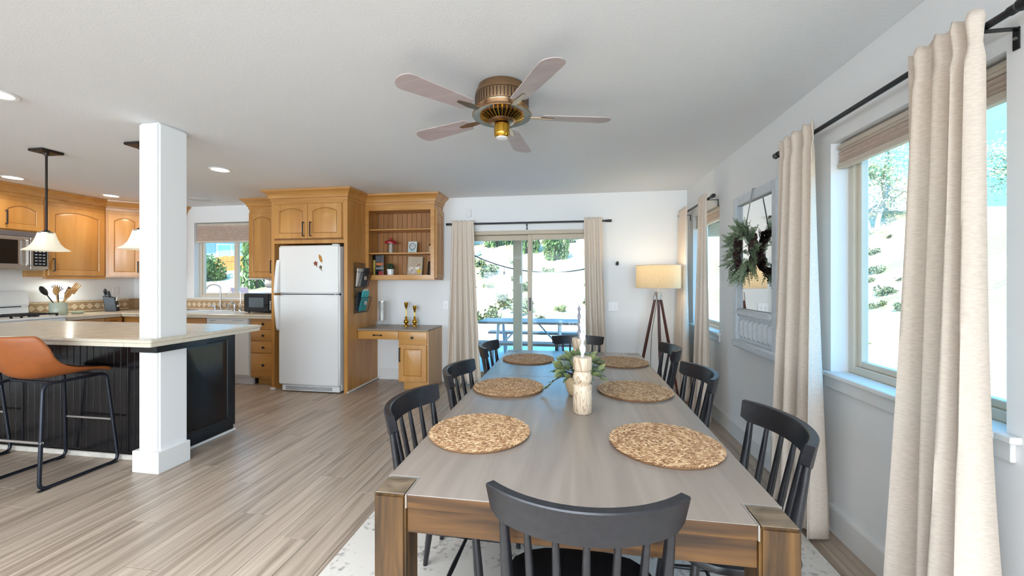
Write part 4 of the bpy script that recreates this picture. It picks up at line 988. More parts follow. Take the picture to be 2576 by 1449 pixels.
# bar stools
def make_stool():
    t = thing('bar_stool', '', 'stool')
    # bucket seat: u runs front -> back -> up, v across
    prof = [(.215, .672), (.20, .688), (.12, .690), (.02, .680), (-.08, .674), (-.16, .690), (-.215, .735), (-.245, .80), (-.265, .87), (-.28, .94), (-.286, .985)]
    hw = [.185, .20, .215, .225, .235, .24, .24, .236, .228, .215, .20]
    rise = [.0, .006, .02, .045, .085, .13, .13, .09, .05, .02, .0]
    fwd = [0, 0, 0, .0, .01, .03, .07, .095, .10, .095, .085]
    n_ = 16; rings_o = []; rings_i = []
    for (y_, z_), w_, ri, fw_ in zip(prof, hw, rise, fwd):
        ro = []; rI = []
        for k in range(n_ + 1):
            s_ = 2 * k / n_ - 1; e = abs(s_) ** 2.4
            p_ = Vector((w_ * s_, y_ + fw_ * e, z_ + ri * e))
            ro.append(p_)
        rings_o.append(ro)
    V = [p_ for r_ in rings_o for p_ in r_]; m_ = n_ + 1
    F = [(i * m_ + k, i * m_ + k + 1, (i + 1) * m_ + k + 1, (i + 1) * m_ + k) for i in range(len(prof) - 1) for k in range(n_)]
    o = MB().add(V, F).build('seat', M['leather'], t, smooth=60)
    md = o.modifiers.new('s', 'SOLIDIFY'); md.thickness = .02; md.offset = -1
    md = o.modifiers.new('b', 'SUBSURF'); md.levels = 1; md.render_levels = 1
    for s_ in (-1, 1):
        x_ = s_ * .2375
        path = round_path([(s_ * .19, -.16, .664), (x_, -.208, .012), (x_, .225, .012), (s_ * .19, .185, .664)], .045, 5, True)
        MB().tube(path, .0105, 8, True).build('sled_frame', M['navy_metal'], t, smooth=60)
        for yy in (-.185, .19): MB().box(x_ - .012, x_ + .012, yy - .03, yy + .03, .0, .008).build('glide', M['black'], t, .003)
    MB().cyl((-.215, .215, .315), (.215, .215, .315), .009).build('foot_rail', M['steel'], t, smooth=40)
    MB().cyl((-.226, -.187, .30), (.226, -.187, .30), .009).build('rear_rail', M['steel'], t, smooth=40)
    MB().cyl((-.19, -.1, .664), (.19, -.1, .664), .009).cyl((-.19, .14, .664), (.19, .14, .664), .009).build('seat_rail', M['navy_metal'], t, smooth=40)
    return t
st = make_stool(); st['label'] = 'tan leather bucket bar stool nearest the white column'; st['group'] = 'stools at the island'
st.matrix_basis = Matrix.Translation((-3.557, 2.175, 0))
st2 = copy_tree(st); st2['label'] = 'tan leather bar stool at the left edge, further along the island'; st2.matrix_basis = Matrix.Translation((-4.56, 2.175, 0))

# ------------------------------------------------------------------ rug, dining table
t = thing('area_rug', 'cream rug with faded grey pattern under the dining table', 'rug', (.03, 1.75, 0))
MB().box(-1.13, 1.195, .15, 3.2, .0005, .010).build('pile', M['rug'], t, .004)
TX0, TX1, TY0, TY1, TZ = -.532, .522, .985, 3.215, .76
t = thing('dining_table', 'long grey-brown wooden dining table with square legs', 'table', (0, 2.1, 0))
lw = .09
for a_, b_ in ((TX0, TY0), (TX1 - lw, TY0), (TX0, TY1 - lw), (TX1 - lw, TY1 - lw)):
    lg = MB().box(a_, a_ + lw, b_, b_ + lw, .010, TZ - .003).build('leg', M['table_leg'], t, .006, 40, 2)
    MB().box(a_ + .004, a_ + lw - .004, b_ + .004, b_ + lw - .004, TZ - .003, TZ).build('leg_cap', M['table_cap'], lg, .001)
    sx_ = 1 if a_ < 0 else -1; sy_ = 1 if b_ < 2 else -1
    xi = a_ + lw if sx_ > 0 else a_; yi = b_ + lw if sy_ > 0 else b_
    x0_, x1_ = sorted((xi, xi + sx_ * .004)); y0_, y1_ = sorted((yi, yi + sy_ * .004))
    MB().box(x0_, x1_, b_ if sy_ > 0 else b_ - .004, (b_ + lw + .004) if sy_ > 0 else b_ + lw, TZ - .036, TZ + .0006).box(a_ if sx_ > 0 else a_, a_ + lw, y0_, y1_, TZ - .036, TZ + .0006).build('corner_highlight', M['highlight'], lg)  # thin pale strips stand in for the highlight along the leg gap
def top_section(name, y0, y1, corner):
    g_ = lw + .004; P = []
    if corner < 0: P = [(TX0 + g_, y0), (TX1 - g_, y0), (TX1 - g_, y0 + g_), (TX1, y0 + g_), (TX1, y1), (TX0, y1), (TX0, y0 + g_), (TX0 + g_, y0 + g_)]
    elif corner > 0: P = [(TX0, y0), (TX1, y0), (TX1, y1 - g_), (TX1 - g_, y1 - g_), (TX1 - g_, y1), (TX0 + g_, y1), (TX0 + g_, y1 - g_), (TX0, y1 - g_)]
    else: P = [(TX0, y0), (TX1, y0), (TX1, y1), (TX0, y1)]
    o = MB().prism(P, TZ - .002, TZ).build(name, M['table_top'], t, .0015)
    MB().prism(P, TZ - .036, TZ - .002).build('edge', M['table_side'], o, .001)
top_section('tabletop', TY0 + .002, 1.873, -1); top_section('leaf', 1.8755, 2.334, 0); top_section('tabletop', 2.3365, TY1 - .002, 1)
MB().box(TX0 + lw, TX1 - lw, TY0 + .012, TY0 + .032, TZ - .108, TZ - .037).build('apron', M['table_side'], t, .002)
MB().box(TX0 + lw, TX1 - lw, TY1 - .032, TY1 - .012, TZ - .108, TZ - .037).build('apron', M['table_side'], t, .002)
MB().box(TX0 + .012, TX0 + .032, TY0 + lw, TY1 - lw, TZ - .108, TZ - .037).build('apron', M['table_side'], t, .002)
MB().box(TX1 - .032, TX1 - .012, TY0 + lw, TY1 - lw, TZ - .108, TZ - .037).build('apron', M['table_side'], t, .002)

# ------------------------------------------------------------------ chairs: local +Y is forward
def make_chair():
    t = thing('dining_chair', '', 'chair', group='spindle-back chairs around the dining table')
    # seat: rounded shield, dished
    P = []
    for k in range(28):
        a_ = 6.28318 * k / 28; c_, s_ = math.cos(a_), math.sin(a_)
        r_ = 1 / ((abs(c_) ** 3.2 + abs(s_) ** 3.2) ** (1 / 3.2)); P.append((.222 * c_ * r_ * (1.0 + .04 * s_), .20 * s_ * r_))
    z = lambda e, zz: [(x_ * e, y_ * e, zz) for x_, y_ in P]
    MB().loft([z(.92, .425), z(.99, .435), z(1, .447), z(.985, .457), z(.9, .458), z(.6, .448), z(.2, .445)]).build('seat', M['chair'], t, smooth=40)
    # crest rail: arc, ends forward
    hw, sag = .222, .088; n_ = 18
    rad = (hw * hw + sag * sag) / (2 * sag); th = math.asin(hw / rad); cy_ = -.245 + rad
    rings = []
    for i in range(n_ + 1):
        a_ = -th + 2 * th * i / n_; q = abs(a_ / th)
        n_in = Vector((-math.sin(a_), math.cos(a_), 0)); c0 = Vector((rad * math.sin(a_), cy_ - rad * math.cos(a_), 0))
        end = max(0, (q - .86) / .14); zt = .842; zb = .762 + .016 * end ** 1.5
        t_ = .026; tilt = n_in * -.014
        mid = (zt + zb) / 2
        rings.append([c0 + Vector((0, 0, zb)), c0 + n_in * t_ + Vector((0, 0, zb + .004)), c0 + n_in * t_ + tilt + Vector((0, 0, zt - .003)), c0 + n_in * (t_ - .003) + tilt + Vector((0, 0, zt)), c0 + n_in * .003 + tilt + Vector((0, 0, zt)), c0 + tilt + Vector((0, 0, zt - .003))])
    MB().loft(rings).build('crest_rail', M['chair'], t, smooth=25)
    # posts and spindles
    for i in range(7):
        f = (i - 3) / 3; a_ = f * th * .86
        top = Vector((rad * math.sin(a_), cy_ - rad * math.cos(a_), .775)) + Vector((-math.sin(a_), math.cos(a_), 0)) * .012
        bot = Vector((.178 * f, -.165 + .045 * f * f, .45))
        thick = (abs(i - 3) == 3)
        d_ = top - bot
        rr = [.0105, .0155, .0165, .0135, .0105] if thick else [.0075, .0105, .0115, .0095, .0075]
        MB().tube([bot + d_ * q for q in (0, .18, .4, .75, 1)], rr, 9).build('spindle', M['chair'], t, smooth=60)
    for sx_ in (-1, 1):
        for sy_ in (-1, 1):
            top = Vector((sx_ * .155, sy_ * .135, .432)); bot = Vector((sx_ * .205, sy_ * .19 + (-.02 if sy_ < 0 else 0), 0))
            d_ = bot - top
            MB().tube([top + d_ * q for q in (0, .3, .6, .96, 1)], [.013, .0165, .0155, .011, .011], 10).build('leg', M['chair'], t, smooth=60)
        MB().tube([(sx_ * .182, -.165, .17), (sx_ * .182, 0, .17), (sx_ * .180, .165, .17)], [.007, .0105, .007], 8).build('stretcher', M['chair'], t, smooth=60)
    MB().tube([(-.182, 0, .17), (0, 0, .17), (.182, 0, .17)], [.007, .0105, .007], 8).build('stretcher', M['chair'], t, smooth=60)
    return t
ch = make_chair(); first = [True]
def chair(x_, y_, deg, label):
    c_ = ch if first[0] else copy_tree(ch); first[0] = False
    c_['label'] = label; zz = .0105 if (-1.1 < x_ < 1.16 and y_ < 3.17) else 0
    c_.matrix_basis = Matrix.Translation((x_, y_, zz)) @ Matrix.Rotation(R(deg), 4, 'Z')
chair(.024, 1.075, 1.5, 'black spindle-back chair at the near table end, its back to the viewer')
chair(-.475, 1.52, -92, 'black spindle-back chair on the left of the table, nearest the viewer')
chair(-.45, 2.12, -91, 'black spindle-back chair at the middle of the left table side')
chair(-.45, 2.93, -90, 'black spindle-back chair on the left of the table, nearest the glass door')
chair(.525, 1.475, 90, 'black spindle-back chair on the right of the table, nearest the viewer')
chair(.50, 2.235, 93, 'black spindle-back chair at the middle of the right table side')
chair(.525, 3.01, 89, 'black spindle-back chair on the right of the table, nearest the floor lamp')
chair(.045, 3.35, 180, 'black spindle-back chair at the far table end before the glass door')

# ------------------------------------------------------------------ placemats: braided straw coils
def mat_mesh():
    rng = random.Random(11); V = []; F = []; tone = []
    def strand(c, ang, Ln, w_, h_, tilt, tn):
        ca, sa = math.cos(ang), math.sin(ang); b = len(V)
        for s_, ww, zz in ((-1, .25, -.3), (-.45, 1, .5), (.45, 1, .8), (1, .25, -.2)):
            for k in range(3):
                q = (-1, 0, 1)[k]; lx = s_ * Ln / 2; ly = q * w_ * ww / 2; lz = c[2] + h_ * (zz * (1 if q == 0 else .35))
                V.append((c[0] + lx * ca - ly * sa, c[1] + lx * sa + ly * ca, lz)); tone.append(tn)
        for i in range(3):
            for k in range(2): F.append((b + i * 3 + k, b + i * 3 + k + 1, b + i * 3 + k + 4, b + i * 3 + k + 3))
    Rm = .187; pitch = .0144; r_ = Rm
    while r_ > .008:
        n_ = max(6, int(6.283 * r_ / .0105))
        for k in range(n_):
            a_ = 6.283 * k / n_ + rng.uniform(-.2, .2) / n_
            for s_ in (-1, 1):
                rr = r_ - .0072 + s_ * .0034; aa = a_ + (.5 if s_ > 0 else 0) * 6.283 / n_
                strand((rr * math.cos(aa), rr * math.sin(aa), .0085 + rng.uniform(-.001, .0012)), aa + 1.5708 + s_ * .62, .021, .0062, .0026, 0, rng.random())
        r_ -= pitch
    # solid under-layer
    b = len(V); n_ = 48
    for zz, rr in ((.0006, Rm - .004), (.0075, Rm - .003)):
        for k in range(n_):
            wob = 1 + .006 * math.sin(k * 9); V.append((rr * wob * math.cos(6.283 * k / n_), rr * wob * math.sin(6.283 * k / n_), zz)); tone.append(.05)
    F.append(tuple(b + n_ + k for k in range(n_))); F.append(tuple(b + n_ - 1 - k for k in range(n_)))
    for k in range(n_): F.append((b + k, b + (k + 1) % n_, b + n_ + (k + 1) % n_, b + n_ + k))
    me = bpy.data.meshes.new('placemat'); me.from_pydata(V, [], F)
    at = me.attributes.new('tone', 'FLOAT', 'POINT'); at.data.foreach_set('value', tone)
    me.materials.append(M['straw']); return me
pm = mat_mesh()
for x_, y_, rz, lb in ((-.345, 1.432, .3, 'round braided straw placemat, left row nearest the viewer'), (-.340, 2.06, 1.1, 'round braided straw placemat, middle of the left row'), (-.318, 2.83, 2.0, 'round braided straw placemat, left row nearest the glass door'),
                     (.318, 1.425, 2.6, 'round braided straw placemat, right row nearest the viewer'), (.318, 2.09, 3.3, 'round braided straw placemat, middle of the right row'), (.335, 2.82, 4.1, 'round braided straw placemat, right row nearest the floor lamp')):
    o = bpy.data.objects.new('placemat', pm); COL.objects.link(o); o.location = (x_, y_, TZ + .0005); o.rotation_euler = (0, 0, rz)
    tag(o, lb, 'placemat', 'straw placemats on the dining table')

# ------------------------------------------------------------------ centrepiece
def holder(label, x_, y_, s_=1.0):
    t = thing('wooden_candle_holder', label, 'candle holder', (x_, y_, TZ)); z0_ = TZ + .001
    MB().lathe([(.0001, 0), (.038, 0), (.0405, .004), (.0405, .118 * s_), (.038, .122 * s_), (.030, .124 * s_)], 32, (x_, y_, z0_), True, False).build('base_drum', M['marbled'], t, smooth=50)
    h = .124 * s_
    MB().lathe([(.030, h), (.036, h + .008), (.0405, h + .022), (.041, h + .03), (.039, h + .042), (.034, h + .054), (.030, h + .058)], 32, (x_, y_, z0_), False, False).build('ball', M['marbled'], t, smooth=60)
    h += .058
    MB().lathe([(.030, h), (.038, h + .003), (.0405, h + .007), (.0405, h + .055), (.038, h + .059), (.013, h + .060), (.012, h + .04), (.0001, h + .04)], 32, (x_, y_, z0_), False).build('top_drum', M['marbled'], t, smooth=50)
    return z0_ + h + .042
def twist_candle(label, x_, y_, z0_, h, mat, r=.0105):
    t = thing('twisted_candle', label, 'candle', (x_, y_, z0_)); n_ = 46; rings = []
    for i in range(n_ + 1):
        s_ = i / n_; tw_ = s_ * 14.0; taper = (1 if s_ < .9 else max(.12, (1 - s_) / .1)) * (1.1 - .25 * s_)
        env = 1.0
        rings.append([(x_ + math.cos(tw_) * a_ - math.sin(tw_) * b_, y_ + math.sin(tw_) * a_ + math.cos(tw_) * b_, z0_ + h * s_) for a_, b_ in [((r * 1.25 * math.cos(6.283 * k / 12)) * taper, (r * .62 * math.sin(6.283 * k / 12)) * taper) for k in range(12)]])
    MB().loft(rings).build('wax', mat, t, smooth=60)
    MB().cyl((x_, y_, z0_ + h - .002), (x_, y_, z0_ + h + .006), .0012, n=5).build('wick', M['charcoal'], t)
zc = holder('marbled wooden candle holder standing nearest the viewer on the table', .043, 1.722)
twist_candle('white twisted taper candle in the near wooden holder', .043, 1.722, zc, .235, M['candle'])
zc = holder('marbled wooden candle holder standing behind the potted greenery', .038, 2.30, 1.0)
twist_candle('grey twisted taper candle in the far wooden holder', .038, 2.30, zc, .21, M['greywax'], .009)
px, py = .03, 1.99
t = thing('potted_greenery', 'variegated leafy plant in a beige pot between the candle holders', 'potted plant', (px, py, TZ))
MB().lathe([(.0001, 0), (.045, 0), (.055, .01), (.068, .05), (.066, .09), (.062, .095), (.058, .09), (.058, .05), (.0001, .05)], 28, (px, py, TZ + .001)).build('pot', M['terra'], t, smooth=50)
rng = random.Random(5)
l1 = leaf_mesh('leaf', .046, .0105, M['leaf2'], .25); l2 = leaf_mesh('leaf', .042, .0105, M['leaf_grey'], .2); l3 = leaf_mesh('leaf', .044, .0105, M['leaf'], .2)
for k in range(285):
    az = rng.uniform(0, 6.283); el = rng.uniform(-.35, 1.35); rr = rng.uniform(.055, .112)
    p_ = Vector((rr * math.cos(az) * math.cos(el), rr * math.sin(az) * math.cos(el), .115 + .82 * rr * math.sin(el)))
    d_ = Vector((math.cos(az), math.sin(az), rng.uniform(-.2, .9) + .5 * math.sin(el))).normalized()
    rot = (Vector((0, 1, 0)).rotation_difference(d_)).to_matrix().to_4x4() @ Matrix.Rotation(rng.uniform(-.8, .8), 4, 'Y')
    inst('leaf', rng.choice((l1, l1, l2, l3)), t, p_, rot)
for k in range(9):      # the drooping sprig at the left
    p_ = Vector((-.115 - .006 * k, -.02, .075 - .006 * k)); d_ = Vector((-.7, rng.uniform(-1, 1), -.5 + .2 * (k % 3))).normalized()
    inst('leaf', l1, t, p_, (Vector((0, 1, 0)).rotation_difference(d_)).to_matrix().to_4x4(), (.75, .75, .75))
mb = MB()
for k in range(14):
    a_ = 6.283 * k / 14; mb.tube([(px, py, TZ + .05), (px + .03 * math.cos(a_), py + .03 * math.sin(a_), TZ + .1), (px + .09 * math.cos(a_), py + .09 * math.sin(a_), TZ + .13)], .002, 4)
mb.build('stems', M['vine'], t)

# ------------------------------------------------------------------ curtains
def curtain(label, top0, top1, bot0, bot1, nrm, ztop, zbot, folds, amp0, amp1, seed, head=.045):
    rng = random.Random(seed); ns = folds * 10; nz = 34
    ph = [rng.uniform(-1.2, 1.2) for _ in range(folds + 2)]; am = [rng.uniform(.65, 1.25) for _ in range(folds + 2)]
    V = []; F = []; N = Vector(nrm)
    zr = ztop - head
    for j in range(nz + 1):
        q = j / nz
        z_ = ztop - (ztop - zbot) * (q ** 1.25)
        s_ = (ztop - z_) / (ztop - zbot); e = s_ ** 1.3
        A0 = Vector(top0).lerp(Vector(bot0), e); A1 = Vector(top1).lerp(Vector(bot1), e)
        pinch = 1 - .55 * math.exp(-((z_ - zr + .045) / .03) ** 2) if z_ < zr + .02 else .75
        amp = (amp0 + (amp1 - amp0) * e) * pinch
        for i in range(ns + 1):
            u = i / ns; x_ = u * folds; k = int(min(x_, folds - 1e-6)); fr = x_ - k
            aa = am[k] * (1 - fr) + am[k + 1] * fr; pp = ph[k] * (1 - fr) + ph[k + 1] * fr
            w_ = math.sin(6.28318 * x_ + pp + .5 * math.sin(3 * s_ + k)); w_ = math.copysign(abs(w_) ** .8, w_)
            off = amp * aa * w_ + .030 + .02 * s_
            lat = .25 * amp * math.cos(6.28318 * x_ * .5 + 2 * s_) * s_
            p_ = A0.lerp(A1, u); d_ = (A1 - A0).normalized()
            zz = z_ + (.006 * math.sin(6.28318 * x_ * 2 + pp) if j == 0 else 0) + (.006 * math.sin(6.28318 * x_ + 1) if j == nz else 0)
            V.append((p_.x + N.x * off + d_.x * lat, p_.y + N.y * off + d_.y * lat, zz))
    for j in range(nz):
        for i in range(ns):
            b = j * (ns + 1) + i; F.append((b, b + 1, b + ns + 2, b + ns + 1))
    c0 = (Vector(bot0) + Vector(bot1)) / 2
    t = thing('curtain', label, 'curtain', (c0.x, c0.y, zbot), group='cream linen curtains')
    o = MB().add(V, F).build('fabric', M['linen'], t, smooth=80)
    md = o.modifiers.new('s', 'SOLIDIFY'); md.thickness = .0025; md.offset = 0
    return t
def rod(label, p0, p1, r, wall, nrm, brackets, fin=.016):
    P0, P1 = Vector(p0), Vector(p1); d_ = (P1 - P0).normalized(); N = Vector(nrm)
    t = thing('curtain_rod', label, 'curtain rod', tuple((P0 + P1) / 2))
    MB().cyl(P0, P1, r, n=14).build('pole', M['black'], t, smooth=40)
    for p_, s_ in ((P0, -1), (P1, 1)):
        e = d_ * s_
        MB().cyl(p_, p_ + e * .02, r + .003, n=14).cyl(p_ + e * .02, p_ + e * .03, r + .003, fin, 14).cyl(p_ + e * .03, p_ + e * .075, fin, fin, 18).build('finial', M['black'], t, smooth=40)
    for f in brackets:
        c_ = P0.lerp(P1, f); wv = c_ + N * -abs(wall)
        mb = MB(); w_ = d_ * .009
        def bar(a_, b_, thick):
            tv = thick; mb.loft([[a_ - w_ - tv, a_ + w_ - tv, a_ + w_ + tv, a_ - w_ + tv], [b_ - w_ - tv, b_ + w_ - tv, b_ + w_ + tv, b_ - w_ + tv]])
        zt = Vector((0, 0, -r - .004))
        bar(c_ + zt + N * .012, wv + zt + N * .001, Vector((0, 0, .002))); bar(wv + zt + N * .003 + Vector((0, 0, .003)), wv + zt + N * .003 - Vector((0, 0, .065)), N * .002)
        bar(c_ + zt + N * .012, c_ + zt + N * .012 + Vector((0, 0, .02)), N * .002)
        mb.build('bracket', M['black'], t)
        MB().cyl(wv + zt - Vector((0, 0, .03)) + N * .005, wv + zt - Vector((0, 0, .03)) + N * .009, .005, n=8).build('screw', M['steel'], t)
    return t
RX = XR - .085
rod('black curtain rod over the near right window', (RX, 1.375, 2.135), (RX, 2.66, 2.135), .0115, .085, (-1, 0, 0), (.055, .93), .019)
curtain('cream linen curtain closest to the viewer on the right window', (RX, 1.43), (RX, 1.69), (RX - .03, 1.35), (RX - .03, 1.69), (-1, 0), 2.185, .03, 4, .020, .082, 1)
curtain('cream linen curtain beside the mirror on the near right window', (RX, 2.26), (RX, 2.60), (RX - .01, 2.16), (RX - .01, 2.60), (-1, 0), 2.185, .03, 4, .018, .066, 2)
rod('black curtain rod over the far right window', (RX, 3.92, 2.125), (RX, 4.93, 2.125), .0115, .085, (-1, 0, 0), (.05, .92), .019)
curtain('cream linen curtain on the near side of the far right window', (RX, 3.95), (RX, 4.18), (RX - .02, 3.80), (RX - .02, 4.16), (-1, 0), 2.17, .03, 4, .015, .055, 3)
curtain('cream linen curtain in the room corner behind the floor lamp', (RX, 4.60), (RX, 4.93), (RX - .01, 4.45), (RX - .01, 4.93), (-1, 0), 2.17, .03, 4, .015, .05, 4)
RY = YB - .085
rod('black curtain rod over the sliding glass door', (-1.56, RY, 2.077), (.40, RY, 2.077), .0115, .085, (0, -1, 0), (.04, .5, .96), .016)
curtain('cream linen curtain left of the sliding glass door', (-1.545, RY), (-1.255, RY), (-1.60, RY - .02), (-1.14, RY - .02), (0, -1), 2.118, .03, 5, .016, .055, 5)
curtain('cream linen curtain right of the sliding glass door', (.14, RY), (.36, RY), (.17, RY - .02), (.42, RY - .02), (0, -1), 2.118, .03, 4, .016, .05, 6)

# ------------------------------------------------------------------ floor lamp
LX, LY = .935, 4.50
t = thing('floor_lamp', 'tripod floor lamp with linen drum shade in the corner', 'lamp', (LX, LY, 0))
MB().lathe([(.232, 1.258), (.232, 1.505), (.229, 1.505), (.229, 1.258)], 40, (LX, LY, 0), False, False).build('shade', M['shade_fabric'], t, smooth=40)
for z_ in (1.258, 1.505): MB().tube([(LX + .231 * math.cos(6.283 * k / 40), LY + .231 * math.sin(6.283 * k / 40), z_) for k in range(40)], .003, 6, True).build('shade_rim', M['linen'], t)
mb = MB()
for k in range(3): a_ = k * 2.094; mb.cyl((LX, LY, 1.46), (LX + .229 * math.cos(a_), LY + .229 * math.sin(a_), 1.46), .002, n=5)
mb.build('spider', M['steel'], t)
MB().cyl((LX, LY, 1.17), (LX, LY, 1.30), .009).lathe([(.0001, 0), (.028, 0), (.03, .05), (.0001, .055)], 14, (LX, LY, 1.165)).build('hub', M['steel'], t, smooth=40)
MB().cyl((LX, LY, 1.29), (LX, LY, 1.35), .017).build('socket', M['black'], t)
MB().lathe([(.0001, 1.35), (.014, 1.352), (.03, 1.385), (.03, 1.41), (.018, 1.438), (.0001, 1.445)], 16, (LX, LY, 0)).build('bulb', M['bulb2'], t, smooth=50)
for k, az in enumerate((R(-95), R(25), R(145))):
    a_ = Vector((math.cos(az), math.sin(az), 0)); p0 = Vector((LX, LY, 1.20)) + a_ * .022; p1 = Vector((LX, LY, .0)) + a_ * .27
    MB().tube([p0, p0.lerp(p1, .5), p1], [.014, .017, .011], 8).build('leg', M['lampwood'], t, smooth=40)
    MB().cyl(p0 + Vector((0, 0, .012)), p0.lerp(p1, .06), .017, .017, 10).build('leg_collar', M['steel'], t, smooth=40)
L = bpy.data.lights.new('lamp_light', 'POINT'); L.energy = 1.6; L.color = (1, .86, .64); L.shadow_soft_size = .05
lo = bpy.data.objects.new('lamp_light', L); COL.objects.link(lo); lo.parent = t; lo.location = (0, 0, 1.475)
t = thing('lamp_cord', 'thin black lamp cord trailing down to the floor behind the tripod', 'cord', (LX - .02, LY + .1, 0))
MB().tube(round_path([(LX, LY + .03, 1.15), (LX - .05, LY + .1, .75), (LX - .06, LY + .12, .3), (LX + .02, LY + .16, .006), (LX + .2, LY - .2, .006), (LX + .33, LY - .45, .006), (XR - .07, 4.02, .006)], .1), .003, 6).build('cable', M['black'], t, smooth=60)

# ------------------------------------------------------------------ mirror and wreath on the right wall
MY0, MY1, MZ0, MZ1 = 2.82, 3.525, .80, 2.02
F0 = fm((XR - .001, MY1, MZ0), (0, -1, 0), (-1, 0, 0)); W, H = MY1 - MY0, MZ1 - MZ0
t = thing('wall_mirror', 'tall chalk-white framed mirror with a ribbed lower panel', 'mirror', (XR - .001, (MY0 + MY1) / 2, MZ0))
fwid = .065; zb = .30
MB(F0).box(0, fwid, .0, H, .0, .04).build('stile', M['mirror_frame'], t, .006, 40, 2)
MB(F0).box(W - fwid, W, .0, H, .0, .04).build('stile', M['mirror_frame'], t, .006, 40, 2)
MB(F0).box(fwid, W - fwid, H - .075, H, .0, .038).build('top_rail', M['mirror_frame'], t, .006, 40, 2)
MB(F0).box(-.01, W + .01, -.01, .055, .0, .055).build('bottom_rail', M['mirror_frame'], t, .014, 50, 3)
MB(F0).box(fwid, W - fwid, zb - .05, zb + .01, .0, .05).build('middle_rail', M['mirror_frame'], t, .014, 50, 3)
MB(F0).box(fwid, W - fwid, zb + .01, H - .075, .0, .012).build('mirror_glass', M['mirror'], t)
MB(F0).box(fwid, W - fwid, .055, zb - .05, .0, .014).build('lower_panel', M['mirror_frame'], t)
nr = 7; rw = (W - 2 * fwid - .05) / nr
for k in range(nr):
    a_ = fwid + .025 + k * rw; z_ = lambda e, d: [(a_ + .004 + e, .075 + e, d), (a_ + rw - .004 - e, .075 + e, d), (a_ + rw - .004 - e, zb - .07 - e, d), (a_ + .004 + e, zb - .07 - e, d)]
    MB(F0).loft([z_(0, .014), z_(.006, .022), z_(.024, .036)]).build('rib', M['mirror_frame'], t)
wx, wy, wz = XR - .10, 3.155, 1.55
t = thing('wreath', 'green leafy wreath on a dark vine ring hung over the mirror', 'wreath', (wx, wy, wz))
mb = MB()
for q in range(5):
    rr = .145 + .008 * math.sin(q * 2.1); mb.tube([(wx + .016 * math.sin(k * .9 + q * 1.7) + .012 * (q - 2) * .5, wy + (rr + .014 * math.cos(k * .7 + q * 2)) * math.cos(6.283 * k / 40), wz + (rr + .014 * math.cos(k * .7 + q * 2)) * math.sin(6.283 * k / 40)) for k in range(40)], .011, 6, True)
mb.build('vine_ring', M['vine'], t, smooth=60)
def sprig_mesh(mat, n_=8):
    V = []; F = []; rng = random.Random(2)
    def lf_(p, d, up, s_):
        b = len(V); d = d.normalized(); sd = d.cross(up).normalized()
        V.extend([p, p + d * s_ * .5 + sd * s_ * .34 + up * .002, p + d * s_, p + d * s_ * .5 - sd * s_ * .34 + up * .002]); F.append((b, b + 1, b + 2, b + 3))
    for i in range(n_):
        y_ = .014 + i * .0135; s_ = .026 * (1 - .35 * i / n_)
        for sg in (-1, 1): lf_(Vector((0, y_, 0)), Vector((sg, .55, rng.uniform(-.3, .3))), Vector((0, 0, 1)), s_)
        if i % 2 == 0: lf_(Vector((0, y_, 0)), Vector((.2 * rng.uniform(-1, 1), .6, 1)), Vector((1, 0, 0)), s_ * .9)
    lf_(Vector((0, .014 + n_ * .0135, 0)), Vector((0, 1, 0)), Vector((0, 0, 1)), .02)
    mb = MB(); mb.add(V, F); mb.tube([(0, 0, 0), (0, n_ * .0135 + .014, 0)], .0012, 4)
    return mesh_of(mb, 'sprig', mat)
sp = [sprig_mesh(plain('eucalyptus_%d' % k, c_, .6, noise=.25, nscale=30)) for k, c_ in enumerate((lin(112, 130, 94), lin(140, 154, 124), lin(92, 110, 82)))]
rng = random.Random(21)
for k in range(170):
    a_ = rng.uniform(0, 6.283); rr = rng.uniform(.11, .17)
    p_ = Vector((rng.uniform(-.035, .015), rr * math.cos(a_), rr * math.sin(a_)))
    d_ = Vector((rng.uniform(-.75, .15), math.cos(a_) * rng.uniform(.35, 1) - math.sin(a_) * rng.uniform(-.6, .6), math.sin(a_) * rng.uniform(.3, .9) + math.cos(a_) * rng.uniform(-.6, .6) - .35)).normalized()
    rot = (Vector((0, 1, 0)).rotation_difference(d_)).to_matrix().to_4x4() @ Matrix.Rotation(rng.uniform(0, 6.28), 4, 'Y')
    s_ = rng.uniform(.6, .9); inst('sprig', rng.choice(sp), t, p_, rot, (s_, s_, s_))
rb = MB()
rb.loft([[(wx - .002, wy - .006, wz + .14), (wx - .002, wy + .006, wz + .14), (wx + .002, wy + .006, wz + .14), (wx + .002, wy - .006, wz + .14)], [(XR - .047, wy - .006, MZ1 - .012), (XR - .047, wy + .006, MZ1 - .012), (XR - .0435, wy + .006, MZ1 - .012), (XR - .0435, wy - .006, MZ1 - .012)], [(XR - .047, wy - .006, MZ1 + .006), (XR - .047, wy + .006, MZ1 + .006), (XR - .043, wy + .006, MZ1 + .003), (XR - .043, wy - .006, MZ1 + .003)], [(XR - .01, wy - .006, MZ1 + .006), (XR - .01, wy + .006, MZ1 + .006), (XR - .01, wy + .006, MZ1 + .003), (XR - .01, wy - .006, MZ1 + .003)]])
rb.build('ribbon', plain('grey_ribbon', lin(150, 154, 152), .6, noise=.1), t)

